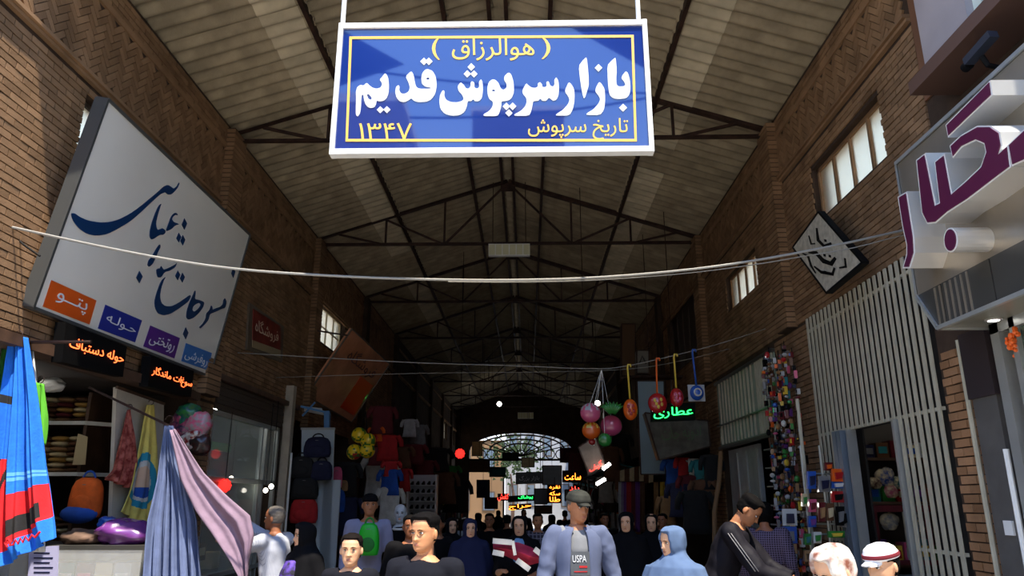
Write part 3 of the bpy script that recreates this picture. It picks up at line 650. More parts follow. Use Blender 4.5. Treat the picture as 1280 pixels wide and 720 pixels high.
b = MB().box((FX, 3.0, zb), (XR, yb, zb + .02)); b.build('soffit', mat('soffit_grey', srgb(150, 150, 138), .3, metal=.4), fs); b = MB().bar((FX, 3, zb), (FX, yb, zb), .03).bar((FX, yb, zb), (XR, yb, zb), .03).bar((FX, yb, zb), (FX, yf, za), .03).bar((FX, yf, za), (FX, yf, zt), .02).bar((FX, 3, zt), (FX, yf, zt), .03); b.build('edge_trim', m_alu, fs)
for y in (yb - .28, yb - 1.1, yb - 1.9):
    d = MB().lathe([(.0, .0), (.055, 0), (.06, -.008), (.045, -.012), (.0, -.012)], 16, M=Matrix.Translation((FX + .24, y, zb))).build('downlight', m_chr, fs)
    MB().lathe([(0, -.011), (.038, -.011), (.038, -.014), (0, -.014)], 12, M=Matrix.Translation((FX + .24, y, zb))).build('lamp', mat('downlight_glow', (1, .96, .9), emit=3), d)
LX = 2.86; f = PX(LX)
letters = [([(1122,246),(1134,239),(1138.5,267),(1143,296),(1144,316),(1138,335.5),(1128,335.5),(1133,318),(1133,306),(1128,284)], 'first'),
 ([(1145,200),(1157,191),(1170,255),(1174,253),(1168,202),(1181,192),(1190,241),(1207,226),(1226,208),(1232,190),(1230,180),(1220,176),(1203,184),(1191,198),(1187,182),(1201,169),(1222,157),(1238,157),(1250,165),(1253,182),(1249,192),(1260,181),(1264,209),(1240,227),(1210,250),(1185,266),(1170,279),(1159,280),(1152,266)], 'second'),
 ([(1182,156),(1238,100),(1241,119),(1185,172)], 'bar'), ([(1260,181),(1282,160),(1300,143),(1303,186),(1283,200),(1265,208)], 'third'),
 ([(1188.5 + 9 * cos(a), 300 + 15.5 * sin(a)) for a in [2 * pi * i / 20 for i in range(20)]], 'dot')]
for pts, nm in letters:
    base = [f(*p) for p in pts]
    l = fixn(MB().prism([base], (FX - LX, 0, 0), 0, 1).build('sign_letter', [m_rim, m_chr], fs, label='purple faced metal letter' if nm != 'dot' else 'round purple dot'))
    c = sum(base, Vector()) / len(base); 
    w_ = bpy.data.curves.new('x', 'CURVE'); bpy.data.curves.remove(w_)
    # purple face inset from the bright rim
    n = len(pts); ins = []
    ar = sum(pts[i - 1][0] * pts[i][1] - pts[i][0] * pts[i - 1][1] for i in range(n)) / 2; sg_ = 1 if ar > 0 else -1
    for i in range(n):
        a, p, e = Vector(pts[i - 1]), Vector(pts[i]), Vector(pts[(i + 1) % n]); d1 = (p - a).normalized(); d2 = (e - p).normalized()
        nn = Vector((-d1.y, d1.x)) + Vector((-d2.y, d2.x)); L_ = nn.length; nn = nn / L_ * min(3.2, 1.9 / max(.35, L_ / 2)) if L_ > 1e-3 else Vector((0, 0)); ins.append(tuple(p + nn * sg_))
    fixn(MB().prism([[f(*p) for p in ins]], (-.006, 0, 0)).build('letter_face', m_purple, l))
# ------------------------------------------------------------ above the fascia: plaster, pale panel, barred window, camera
structure(MB().box((XR - .02, 5.0, 5.2), (XR + .02, 5.98, 7.08)).build('wall_right_plaster', mat('brown_plaster', srgb(120, 82, 58), .8, var=.12, scale=2)))
t = MB().box((3.44, 4.98, 5.11), (3.595, 5.62, 7.0)).build('pale_stone_panel', mat('pale_stone', srgb(168, 158, 158), .5, var=.05, scale=3)); tag(t, 'pale grey stone facing strip beside the upper right window', 'panel')
t = thing('barred_window', 'white framed upper window with crinkled bars above the metal shop fascia', 'window', (3.5, 4.2, 5.1))
MB().box((3.5, 2.9, 5.1), (3.55, 4.98, 5.2)).box((3.5, 4.88, 5.1), (3.56, 4.98, 8)).build('frame', mat('pale_green_frame', srgb(206, 214, 200), .5), t); MB().box((3.54, 2.9, 5.2), (3.55, 4.9, 8)).build('pane', mat('dark_glass', srgb(70, 78, 70), .05, coat=.5), t)
for i in range(7):
    y = 3.2 + i * .25; MB().tube([(3.47 + .02 * (j % 2), y + .015 * (j % 3), 5.15 + j * .12) for j in range(24)], .012, 5).build('window_bar', m_alu, t)
b = MB().box((3.2, 3.0, 4.98), (3.62, 5.5, 5.1)).build('sill_ledge', mat('brown_ledge', srgb(92, 66, 54), .7)); tag(b, 'brown painted ledge running above the metal fascia', 'ledge')
c = W(1212, 76, X=3.12); t = thing('security_camera', 'small black security camera on the ledge above the purple letters', 'camera', c)
MB().bar(c + Vector((0, .02, 0)), c + Vector((.03, -.24, .05)), .07, .055).build('housing', mat('camera_shell', srgb(44, 48, 58), .4), t, bevel=1); MB().lathe([(0, 0), (.035, 0), (.035, .05), (0, .05)], 14, M=Matrix.Translation(c + Vector((0, .06, -.02))) @ Matrix.Rotation(pi / 2, 4, 'X')).build('lens', m_black, t); MB().tube([c + Vector((.02, -.1, -.03)), c + Vector((.05, -.1, -.1)), c + Vector((.12, -.1, -.12))], .018, 8).build('mount', m_black, t)
# ------------------------------------------------------------ cables
def cable(name, lab, pts, r, m, n=6):
    o = MB().tube(pts, r, n).build(name, m, loc=pts[0]); return tag(o, lab, 'cable')
def sag(a, b, d, n=24, wob=0):
    a = Vector(a); b = Vector(b); rn = random.Random(int(d * 1000)); return [a.lerp(b, i / n) + Vector((0, 0, -4 * d * (i / n) * (1 - i / n) + rn.uniform(-wob, wob))) for i in range(n + 1)]
def pxpath(pts, ya, yb):
    out = []
    for px, py in pts:
        Y = ya
        for _ in range(6):
            q = W(px, py, Y=Y); Y = ya + (yb - ya) * (q.x - XL) / 8
        out.append(W(px, py, Y=Y))
    return out
def smoothp(p, it=2):
    for _ in range(it):
        o = [p[0]]
        for a, b in zip(p, p[1:]): o += [a.lerp(b, .25), a.lerp(b, .75)]
        p = o + [p[-1]]
    return p
cable('overhead_cable', 'thick grey overhead cable sagging across the hall in front of the big white sign', smoothp(pxpath([(6, 282), (100, 303), (200, 323), (300, 338), (450, 347), (560, 350), (640, 350.5), (740, 348), (860, 338), (950, 325), (1040, 308), (1120, 290), (1134, 287)], 5.78, 6.6)), .011, m_cable)
cable('overhead_cable', 'thin grey cable running just below the thick one on its right half', smoothp(pxpath([(560, 352), (640, 353), (740, 351), (860, 342), (950, 330), (1000, 321), (1060, 312), (1120, 296), (1134, 293)], 5.80, 6.62)), .005, m_cable)
cable('overhead_cable', 'short dark cable at the left edge meeting the thick one', smoothp(pxpath([(10, 285), (25, 303), (50, 320)], 5.9, 6.4)), .01, m_black)
STR = [(297, 441), (487, 452), (560, 455), (642, 457), (750, 462), (783, 458), (837, 446), (900, 430), (963, 409)]
cable('hanging_string', 'thin string across the hall carrying the inflatable toys', smoothp(pxpath(STR, 10.6, 10.9)), .006, m_cable)
cable('hanging_string', 'thin string across the dark hall just below the toy string', smoothp(pxpath([(345, 472), (463, 468), (560, 466), (700, 465), (790, 462), (850, 452), (912, 436)], 12.2, 12.5)), .005, m_cable)
# ------------------------------------------------------------ goods helpers
PAL = dict(red=srgb(176, 30, 34), orange=srgb(226, 98, 26), yellow=srgb(222, 190, 66), green=srgb(46, 128, 52), blue=srgb(34, 84, 176), navy=srgb(26, 30, 62), purple=srgb(104, 52, 128), pink=srgb(214, 92, 130),
           white=srgb(208, 208, 204), cream=srgb(206, 190, 152), grey=srgb(120, 120, 122), black=srgb(26, 26, 28), brown=srgb(98, 64, 42), maroon=srgb(96, 26, 34), teal=srgb(36, 116, 122), tan=srgb(160, 122, 82), gold=srgb(180, 142, 72), silver=srgb(170, 172, 176))
def cm(c, kind='cloth'):
    return mat('%s_%s' % (c, kind), PAL[c], .85 if kind == 'cloth' else .3, var=.12 if kind == 'cloth' else 0, scale=9, coat=.4 if kind == 'plastic' else 0, bump=.15 if kind == 'cloth' else 0)
def edge_at(e, v):
    n = len(e) - 1; t = v * n; i = min(int(t), n - 1); return e[i].lerp(e[i + 1], t - i)
def drape(name, L, R, off, mats, parent=None, nx=28, ny=26, folds=5, amp=.03, mf=None, th=.008, label=None, seed=0, pinch=.2):
    """hanging cloth between a left and a right edge (lists of 3-D points from top to bottom), folds pushed along off"""
    off = Vector(off).normalized(); b = MB(); rows = []
    for j in range(ny + 1):
        v = j / ny; a = edge_at(L, v); c = edge_at(R, v)
        rows.append([a.lerp(c, i / nx) + off * amp * (pinch + (1 - pinch) * min(1, v * 1.6)) * (sin(2 * pi * folds * i / nx + seed + 1.3 * sin(3 * v + seed)) + .5 * sin(2 * pi * folds * 2.3 * i / nx + seed * 2 + v * 2)) for i in range(nx + 1)])
    k = nx + 1; vs = [p for r in rows for p in r] + [p - off * th for r in rows for p in r]; N = (ny + 1) * k; fs = []; ms = []
    for j in range(ny):
        for i in range(nx):
            q = (j * k + i, j * k + i + 1, (j + 1) * k + i + 1, (j + 1) * k + i); mi = mf((i + .5) / nx, (j + .5) / ny) if mf else 0
            fs += [q, tuple(N + t for t in reversed(q))]; ms += [mi, mi]
    for i in range(nx):
        fs += [(i + 1, i, N + i, N + i + 1), (ny * k + i, ny * k + i + 1, N + ny * k + i + 1, N + ny * k + i)]; ms += [0, 0]
    for j in range(ny):
        fs += [(j * k, (j + 1) * k, N + (j + 1) * k, N + j * k), ((j + 1) * k + nx, j * k + nx, N + j * k + nx, N + (j + 1) * k + nx)]; ms += [0, 0]
    b.v = [tuple(p) for p in vs]; b.f = fs; b.m = ms
    return b.build(name, mats, parent, smooth=True, label=label, loc=None if parent else tuple(rows[0][nx // 2]))
def hook(b, p, r=.03):
    b.tube([Vector(p) + Vector((r * cos(a), 0, r * sin(a) + r)) for a in [pi * 1.5 + 2 * pi * i / 10 * .75 for i in range(11)]], .004, 5)
def bag(name, lab, c, w, h, col, parent=None, grp=None, d=None, trim='black'):
    c = Vector(c); d = d or w * .4; t = thing(name, lab, 'bag', c - Vector((0, 0, h / 2)), grp)
    b = MB(); n = 14; rings = []
    for z, s in ((-.5, .55), (-.48, .9), (-.3, 1.0), (0, .98), (.25, .9), (.42, .72), (.5, .4)):
        rings.append([Vector((c.x + w / 2 * s * (abs(cos(a)) ** .6) * (1 if cos(a) > 0 else -1), c.y + d / 2 * s * (abs(sin(a)) ** .6) * (1 if sin(a) > 0 else -1), c.z + z * h)) for a in [2 * pi * i / n for i in range(n)]])
    b.loft(rings); b.build('body', cm(col), t, True)
    MB().ell((c.x, c.y - d * .42, c.z - h * .16), (w * .34, d * .2, h * .24), 12, 8).build('front_pocket', cm(col), t, True)
    MB().tube([(c.x + w * .2 * cos(pi * i / 8), c.y, c.z + h * .46 + h * .2 * sin(pi * i / 8)) for i in range(9)], .012, 6).build('handle', cm(trim), t, True)
    MB().tube([(c.x + w * .36 * cos(pi * i / 10), c.y - d * .44 * sin(pi * i / 10) * .9, c.z + h * (.02 + .3 * sin(pi * i / 10))) for i in range(11)], .006, 5).build('zip', cm('grey', 'plastic'), t)
    return t
def garment(name, lab, c, w, h, col, col2=None, grp=None, facing=0):
    """shirt or dress on a hanger"""
    c = Vector(c); t = localthing(name, lab, 'clothing', c, facing, grp); b = MB(); n = 12; rings = []
    for z, s, dd in ((0, .34, .05), (-.05, .5, .08), (-.14, .46, .09), (-.45, .42, .09), (-.8, .48, .11), (-1, .52, .13)):
        rings.append([Vector((w * s * cos(a) * (1 + .06 * sin(5 * a + z * 7)), h * dd * sin(a) * (1 + .25 * sin(4 * a)), z * h)) for a in [2 * pi * i / n for i in range(n)]])
    b.loft(rings, cap=True); b.build('body', cm(col), t, True)
    for s in (-1, 1): MB().tube([(s * w * .42, 0, -.06 * h), (s * w * .58, 0, -.25 * h), (s * w * .62, 0, -.45 * h)], [.07 * w + .03, .06 * w + .025, .05 * w + .02], 8).build('sleeve', cm(col2 or col), t, True)
    MB().tube([(-.4 * w, 0, -.03 * h), (0, 0, .03 * h), (.4 * w, 0, -.03 * h)], .008, 5).tube([(0, 0, .03 * h), (0, 0, .08 * h), (.02, 0, .1 * h), (0, 0, .13 * h)], .004, 5).build('hanger', m_steel, t)
    return t
def folded(name, lab, c, sx, sy, n, col, grp=None, lh=.035, cat='textile'):
    """one folded textile: n layers with a rounded front fold"""
    c = Vector(c); t = thing(name, lab, cat, c, grp); b = MB()
    for i in range(n):
        z = i * lh; b.loft([[Vector((c.x + x, c.y - sy / 2 + sy * (.5 - .5 * cos(a)) * 0 + (0 if k else sy), c.z + z + lh / 2 + lh * .48 * (1 if q else -1))) for q, k in ((0, 0), (0, 1), (1, 1), (1, 0))] for x in (-sx / 2, sx / 2) for a in (0,)][:2])
    b.build('layers', cm(col), t); return t
def box_pack(b, c, w, h, d, mi=0, M=None): c = Vector(c); return b.box((c.x - w / 2, c.y - d / 2, c.z - h / 2), (c.x + w / 2, c.y + d / 2, c.z + h / 2), mi)
def tubelight(c, L, lab, axis='y', col=(1, .97, .9), e=10):
    c = Vector(c); t = thing('tube_light', lab, 'light', c); d = Vector((0, L / 2, 0)) if axis == 'y' else Vector((L / 2, 0, 0))
    MB().tube([c - d, c + d], .02, 8).build('tube', mat('tube_glow', col, emit=e), t); MB().bar(c - d + Vector((0, 0, .04)), c + d + Vector((0, 0, .04)), .06, .03).build('batten', m_white, t)
    return t
# ------------------------------------------------------------ left shop A: towels and textiles
tubelight((-5.6, 7.4, 2.95), 1.1, 'white tube light on the ceiling of the towel shop at the left', e=13)
su = thing('shelving_unit', 'white edged shelves across the back of the towel shop at the far left', 'shelf', (-5.9, 9.0, 0))
zs = [W(80, 527, Y=8.75).z, W(80, 591, Y=8.75).z, 1.25, .6]
for z in zs:
    sh = MB().box((-6.95, 8.78, z - .03), (-5.25, 9.4, z)).build('shelf', m_wood, su); MB().box((-6.95, 8.75, z - .035), (-5.25, 8.78, z + .008)).build('edge_strip', m_white, sh)
    s2 = MB().prism([[(-5.25, 8.78, z - .03), (-4.95, 9.15, z - .03), (-4.95, 9.4, z - .03), (-5.25, 9.4, z - .03)]], (0, 0, .03)).build('corner_shelf', cm('maroon'), su)
    MB().bar((-5.25, 8.765, z - .015), (-4.95, 9.14, z - .015), .02, .045).build('edge_strip', m_white, s2)
for x in (-6.9, -6.1, -5.27): MB().box((x - .02, 8.8, 0), (x + .02, 9.4, 3.0)).build('upright', m_wood, su)
k = 0
for z, cols, hs in ((zs[0], ('black', 'brown', 'maroon', 'gold'), .3), (zs[1], ('gold', 'tan', 'cream', 'brown', 'gold'), .42), (zs[2], ('grey', 'teal', 'white', 'brown', 'tan'), .34)):
    x = -6.05
    for i, c in enumerate(cols[:4]):
        w = .2; nm = ('top', 'middle', 'lower')[(zs[0], zs[1], zs[2]).index(z)]
        t = thing('folded_blanket', 'folded %s textile pile on the %s white edged shelf, %s from the left' % (c, nm, ('first', 'second', 'third', 'fourth')[i]), 'textile', (x, 8.95, z), 'folded textiles in the towel shop')
        for q in range(int(hs / .06)): MB().ell((x, 9.0, z + .035 + q * .062), (w * .5, .2, .033), 10, 6).build('layer', cm(c if q % 2 else ('gold', 'cream', 'tan', 'brown')[(i + q) % 4]), t, True)
        x += w + .01
f = lambda px, py: W(px, py, Y=8.74)
t = thing('price_card', 'cream printed card leaning on the middle shelf of the towel shop', 'sign', f(97, 580)); MB().prism([[f(91, 581), f(107, 581), f(110, 546), f(98, 542)]], (0, -.01, 0)).build('card', cm('cream', 'plastic'), t)
# white partition with two towels
f = PX(-4.5)
t = thing('display_board', 'off-white display panel behind the red and the yellow towels', 'panel', f(140, 640)); MB().prism([[f(139, 655), f(202, 650), f(205, 505), f(146, 484)]], (-.04, 0, 0)).build('board', mat('panel_white', srgb(196, 190, 178), .7, var=.05), t)
MB().bar(f(146, 484), f(205, 505), .03).build('top_rail', m_wood, t)
f = PX(-4.42)
def towel(name, lab, Lp, Rp, f, off, mats, **k):
    t = thing(name, lab, 'towel', f(*Lp[0])); drape('cloth', [f(*p) for p in Lp], [f(*p) for p in Rp], off, mats, t, **k)
    p = (f(*Lp[0]) + f(*Rp[0])) / 2; b = MB(); hook(b, p); b.build('hook', m_steel, t); return t
m_tred = mat('towel_red', srgb(150, 42, 36), .9, var=.35, scale=14, col2=srgb(196, 110, 96), bump=.2)
towel('beach_towel', 'dark red patterned towel hanging on the white panel, left of the yellow one', [(160, 512), (150, 550), (140, 590), (129, 597)], [(163, 512), (167, 545), (168, 580), (160, 610)], f, (1, 0, 0), [m_tred], folds=3, amp=.03)
m_ty, m_tb, m_to = mat('towel_yellow', srgb(234, 214, 110), .9, var=.08, scale=10, bump=.2), mat('towel_turquoise', srgb(40, 148, 176), .9), mat('towel_face', srgb(226, 190, 160), .9)
def ymf(u, v):
    d = sqrt(((u - .48) / .46) ** 2 + ((v - .62) / .25) ** 2)
    return 0 if d > 1 else 1 if d > .74 else (2 if v < .66 and d < .55 else 3 if d < .6 and v > .66 else 4)
towel('beach_towel', 'yellow towel with a round turquoise printed medallion on the white panel', [(184, 506), (172, 560), (160, 610), (150, 640)], [(193, 506), (196, 560), (197, 610), (192, 664)], f, (1, 0, 0), [m_ty, m_tb, m_to, cm('blue'), cm('white')], folds=2, amp=.025, mf=ymf, nx=90, ny=130)
# blue towel at the left edge and the ones behind it
f = lambda px, py: W(px, py, Y=6.05)
m_bt, m_rt, m_wt, m_kt = mat('towel_blue', srgb(24, 110, 214), .9, var=.08, scale=12, bump=.2), mat('towel_scarlet', srgb(206, 24, 34), .9, var=.06, bump=.15), cm('white'), cm('black')
def bmf(u, v):
    if .60 < v < .79:
        if .68 < v < .72 + .04 * u and .3 < u < .9: return 2
        return 1
    if u < .25 and .48 < v < .60: return 1 if (u * 4 + v * 10) % 1 > .3 else 2
    if .26 < v < .29 and u < .35: return 2
    if .52 < v < .56 and (v * 100) % 2 > 1: return 3
    return 0
t = towel('beach_towel', 'big blue towel with a red band hanging at the left edge of the frame', [(12, 422), (4, 490), (-8, 580), (-18, 700), (-14, 716)], [(34, 422), (44, 500), (52, 580), (62, 640), (70, 672)], f, (0, -1, 0), [m_bt, m_rt, m_kt, mat('towel_light_blue', srgb(90, 160, 226), .9)], folds=2.5, amp=.05, mf=bmf, nx=130, ny=170, pinch=.4)
MB().tube([f(*p) + Vector((0, -.10, 0)) for p in ((20, 683), (17, 678), (21, 673), (24, 677), (23, 681), (27, 680), (30, 674), (33, 679), (36, 672), (39, 677), (42, 670), (46, 675), (50, 668), (54, 671), (60, 664))], .009, 6).build('red_script', m_rt, t)
lettering('Cars', [f(14, 677) + Vector((0, -.09, 0)), f(44, 664) + Vector((0, -.09, 0)), f(43, 652) + Vector((0, -.09, 0)), f(13, 664) + Vector((0, -.09, 0))], m_rt, t, name='script_lettering') if 0 else None
f = lambda px, py: W(px, py, Y=6.25)
towel('beach_towel', 'narrow white towel half hidden behind the big blue towel', [(37, 430), (38, 500), (40, 600), (42, 690)], [(41, 430), (47, 500), (50, 600), (54, 690)], f, (0, -1, 0), [cm('white')], folds=1.5, amp=.03, nx=12)
towel('beach_towel', 'bright green towel strip hanging just right of the blue towel', [(45, 478), (47, 520), (48, 555)], [(55, 480), (57, 520), (55, 556)], f, (0, -1, 0), [mat('towel_green', srgb(86, 170, 40), .9)], folds=1.5, amp=.03, nx=12)
towel('beach_towel', 'dark green towel edge at the far left behind the blue towel', [(3, 430), (-4, 500), (-8, 600)], [(14, 424), (8, 500), (2, 600)], f, (0, -1, 0), [cm('green')], folds=1.5, amp=.03, nx=12)
rl = thing('hanging_rail', 'thin steel rail holding the towels at the far left', 'rail', (-4.2, 6.15, 3.0)); MB().tube([(-4.6, 6.15, 3.06), (-3.75, 6.15, 3.06)], .015, 8).tube([(-4.6, 6.15, 3.06), (-4.6, 5.9, 3.2)], .012, 6).build('rod', m_steel, rl)
# counter
ct = thing('display_counter', 'glass fronted counter full of folded packs in front of the towel shop', 'counter', (-4.35, 7.3, 0)); f = lambda px, py: W(px, py, Y=7.2)
cz = f(130, 682).z; cx0, cx1 = -5.3, f(182, 690).x
MB().box((cx0, 7.2, cz - .04), (cx1, 8.0, cz)).build('countertop', m_dkp, ct); MB().box((cx0, 7.24, 0), (cx1, 7.96, .25)).build('plinth', m_wood, ct); MB().box((cx0, 7.2, .25), (cx1, 7.21, cz - .04)).build('front_glass', m_glass, ct)
for z in (.62, .95): MB().box((cx0, 7.25, z), (cx1, 7.9, z + .015)).build('glass_shelf', m_glass, ct)
for x in (cx0, (cx0 + cx1) / 2, cx1 - .03): MB().box((x, 7.2, .25), (x + .03, 7.23, cz - .04)).build('frame_post', m_alu, ct)
MB().box((cx0, 7.93, .25), (cx1, 7.96, cz - .04)).build('back_panel', cm('cream'), ct)
cc = ['white', 'teal', 'maroon', 'cream', 'silver', 'green', 'white', 'pink', 'cream']; x = cx0 + .2; i = 0
for z, nm in ((.966, 'top'), (.636, 'middle')):
    x = cx0 + .75
    for i in range(5):
        c = cc[(i + (3 if nm == 'middle' else 0)) % 9]; t = thing('folded_pack', 'folded %s pack inside the glass counter, %s shelf, %s from the right' % (c, nm, ('fifth', 'fourth', 'third', 'second', 'first')[i]), 'textile', (x, 7.5, z), 'packs in the glass counter')
        MB().box((x - .08, 7.35, z), (x + .08, 7.65, z + .21)).build('pack', cm(c, 'plastic'), t); MB().box((x - .06, 7.343, z + .04), (x + .06, 7.35, z + .12)).build('band', cm(cc[(i + 5) % 9], 'plastic'), t); x += .18
t = thing('poster_board', 'pale lilac printed sheet standing left of the glass counter', 'sign', f(50, 720)); MB().prism([[f(36, 730), f(72, 730), f(74, 682), f(38, 684)]], (0, -.02, 0)).build('sheet', mat('lilac_sheet', srgb(170, 170, 206), .5), t)
b = MB(); 
for i in range(5): q = f(44, 692 + i * 6); b.box((q.x, q.y - .024, q.z), (q.x + .15 + .03 * (i % 2), q.y - .02, q.z + .012))
b.build('print_lines', cm('navy', 'plastic'), t, kind='stuff')
def crumple(name, lab, c, r, m, cat='bag', seed=1, mats=None):
    c = Vector(c); t = thing(name, lab, cat, c - Vector((0, 0, r[2]))); b = MB().ell((0, 0, 0), 1, 26, 18); v2 = []
    for p in b.v:
        q = Vector(p); k = 1 + .28 * noise.noise(q * 1.6 + Vector((seed * 7, 0, 0))) + .13 * noise.noise(q * 5 + Vector((seed, 3, 1))); z = max(q.z * k, -.92); v2.append((c.x + q.x * k * r[0], c.y + q.y * k * r[1], c.z + z * r[2]))
    b.v = v2; b.build('body', m, t, True); return t
crumple('plastic_bag', 'shiny purple plastic bundle lying on the glass counter', W(157, 666, Y=7.5) + Vector((0, 0, .0)), (.27, .25, .13), mat('purple_film', srgb(112, 56, 132), .25, coat=.6, var=.1), seed=3)
crumple('folded_fabric', 'brown and grey crumpled fabric pile at the left end of the counter', W(108, 672, Y=7.5), (.22, .2, .08), mat('brown_pile', srgb(104, 80, 66), .8, var=.3, scale=9), 'textile', 5)
q = W(108, 622, Y=8.2)
bag('backpack', 'orange and blue school backpack hanging above the counter in the towel shop', q, .34, .42, 'orange', d=.2, trim='blue'); t = bpy.data.objects['backpack']; MB().ell((q.x - .03, q.y - .04, q.z - .17), (.2, .12, .1), 14, 8).build('base_panel', cm('blue'), t, True)
crumple('soft_toy', 'small blue and black soft bundle beside the backpack on the counter', W(134, 655, Y=7.7), (.1, .09, .07), cm('blue', 'plastic'), 'toy', 8)
crumple('plastic_bag', 'crumpled clear white bag under the lintel at the top left of the towel shop', W(64, 482, Y=8.0), (.14, .1, .08), cm('white', 'plastic'), seed=9)
# lintel beam over shop A
tag(MB().box((-4.5, 5.7, 3.0), (XL + .1, 9.6, 3.1)).build('lintel_beam', m_wood), 'weathered brown lintel beam over the towel shop opening', 'beam')
# colourful bundle on the pier
for i, (px, py, c, s) in enumerate(((231, 533, 'pink', .2), (248, 530, 'white', .17), (240, 547, 'red', .16), (236, 520, 'teal', .15), (250, 556, 'maroon', .14))):
    crumple('toy_bundle', '%s toy packet in the bunch on the left brick pier, %s' % (c, ('left side', 'right side', 'at the middle bottom', 'at the top', 'lowest right')[i]), W(px, py, Y=9.15), (s, .12, s), mat('wrap_' + c, PAL[c], .35, var=.5, scale=22, col2=PAL[('navy', 'pink', 'white', 'green', 'black')[i]], coat=.5), 'toy', 11 + i)
# ------------------------------------------------------------ left shop B: glass front, roller shutter box
b = thing('roller_shutter', 'rolled up brown slatted shutter box over the glass shopfront at the left', 'shutter', (XL, 10.25, 3.0))
for i in range(6): MB().box((XL - .06, 10.27, 3.0 + i * .062), (XL + .03 + .012 * (i % 2), 13.18, 3.055 + i * .062)).build('slat', m_winf, b)
f = PX(XL - .02); gf = thing('glass_shopfront', 'grey framed glass shopfront under the roller shutter', 'shopfront', (XL, 11.7, 0)); X = XL - .04
for y, w in ((10.27, .06), (12.35, .05), (13.1, .08), (12.55, .05)): MB().box((X - .03, y, 0), (X + .03, y + w, 2.98)).build('frame_post', m_alu, gf)
for z, w in ((2.0, .07), (2.92, .06), (.7, .06)): MB().box((X - .03, 10.27, z), (X + .03, 13.18, z + w)).build('frame_rail', m_alu, gf)
for (a, c, z0, z1) in ((10.33, 12.35, 2.07, 2.92), (12.6, 13.1, 2.07, 2.92), (10.33, 12.35, .76, 2.0), (10.33, 12.35, .0, .7)): MB().box((X - .004, a, z0), (X + .004, c, z1)).build('pane', mat('greenish_glass', (.75, .85, .8), .03, alpha=.3, spec=.8) if z0 > .5 else m_dkp, gf)
MB().box((X - .5, 10.4, 2.5), (X - .42, 12.2, 2.62)).build('valance', cm('green'), gf)
def lamp_ball(px, py, Y, r, col, lab, e=6, hang=None, nm='lantern'):
    c = W(px, py, Y=Y); t = thing(nm, lab, 'lamp', c); b = MB().ell(c, r, 14, 10)
    for i in range(10): a = 2 * pi * i / 10; b.ell(c + Vector((cos(a), 0, sin(a))) * r * .85, r * .32, 6, 4)
    b.build('shade', mat('glow_' + col, {'red': (1, .02, .015), 'white': (1, .93, .8), 'green': (.05, 1, .15), 'orange': (1, .25, .02)}[col], emit=e), t, True)
    MB().tube([c + Vector((0, 0, r)), Vector((c.x, c.y, hang or c.z + .6))], .006, 5).build('cord', m_black, t); return t
tubelight((-5.2, 11.6, 3.2), 1.4, 'white tube light on the ceiling of the glass fronted shop', e=7)
t = thing('back_board', 'grey green goods board behind the upper glass of the left shopfront', 'panel', (-5.6, 11.7, 1.4)); MB().box((-5.66, 10.35, .7), (-5.6, 13.1, 3.1)).build('board', mat('sage_board', srgb(124, 138, 120), .7, var=.15, scale=3), t)
for i in range(6): MB().box((-5.6, 10.5 + .42 * i, 2.3), (-5.5, 10.8 + .42 * i, 2.62)).build('pinned_box', cm(('cream', 'brown', 'green', 'cream', 'tan', 'grey')[i]), t)
lamp_ball(281, 607, 10.9, .085, 'red', 'glowing red lantern behind the left shop glass', 1.4, 3.3)
for i, (px, py) in enumerate(((332, 613), (339, 608), (289, 598))): lamp_ball(px, py, 12.3 - i * .3, .035, 'white', 'small white bulb glowing inside the left glass shop, %s' % ('nearest the brick post', 'upper of the close pair', 'beside the red lantern')[i], 5, 3.3, 'light_bulb')
for i, (px, py, c) in enumerate(((318, 655, 'brown'), (330, 640, 'tan'), (300, 668, 'green'), (262, 700, 'cream'), (244, 690, 'brown'), (285, 705, 'grey'))):
    q = W(px, py, X=-4.9); t = thing('shop_box', '%s goods box on display inside the left glass shop, %s' % (c, ('below the bulbs', 'highest one', 'beside the man', 'lowest in view', 'nearest the drapes', 'right of the lowest')[i]), 'box', (q.x, q.y, q.z - .12)); MB().box((q.x - .1, q.y - .14, q.z - .12), (q.x + .1, q.y + .14, q.z + .12)).build('carton', cm(c), t); MB().box((q.x + .1, q.y - .1, q.z - .05), (q.x + .104, q.y + .1, q.z + .06)).build('label', cm('cream', 'plastic'), t)
t = thing('shop_post', 'pale painted post between the glass shop and the bag stall', 'post', (-4.28, 13.35, 0)); MB().box((-4.38, 13.25, 0), (-4.22, 13.42, 3.75)).build('shaft', mat('pale_post', srgb(176, 166, 148), .7, var=.12, scale=4), t); MB().box((-4.4, 13.22, 0), (-4.2, 13.45, .15)).build('base', m_dkp, t)
tag(MB().tube([(-4.15, 13.2, 0), (-4.15, 13.2, 2.55)], .02, 8).build('white_pole', m_white), 'thin white pole standing beside the pale post', 'pole')
tag(MB().box((XL + .02, 9.5, 3.38), (XL + .1, 13.9, 3.46)).build('conduit_ledge', m_wood), 'dark wooden ledge above the roller shutter', 'ledge')
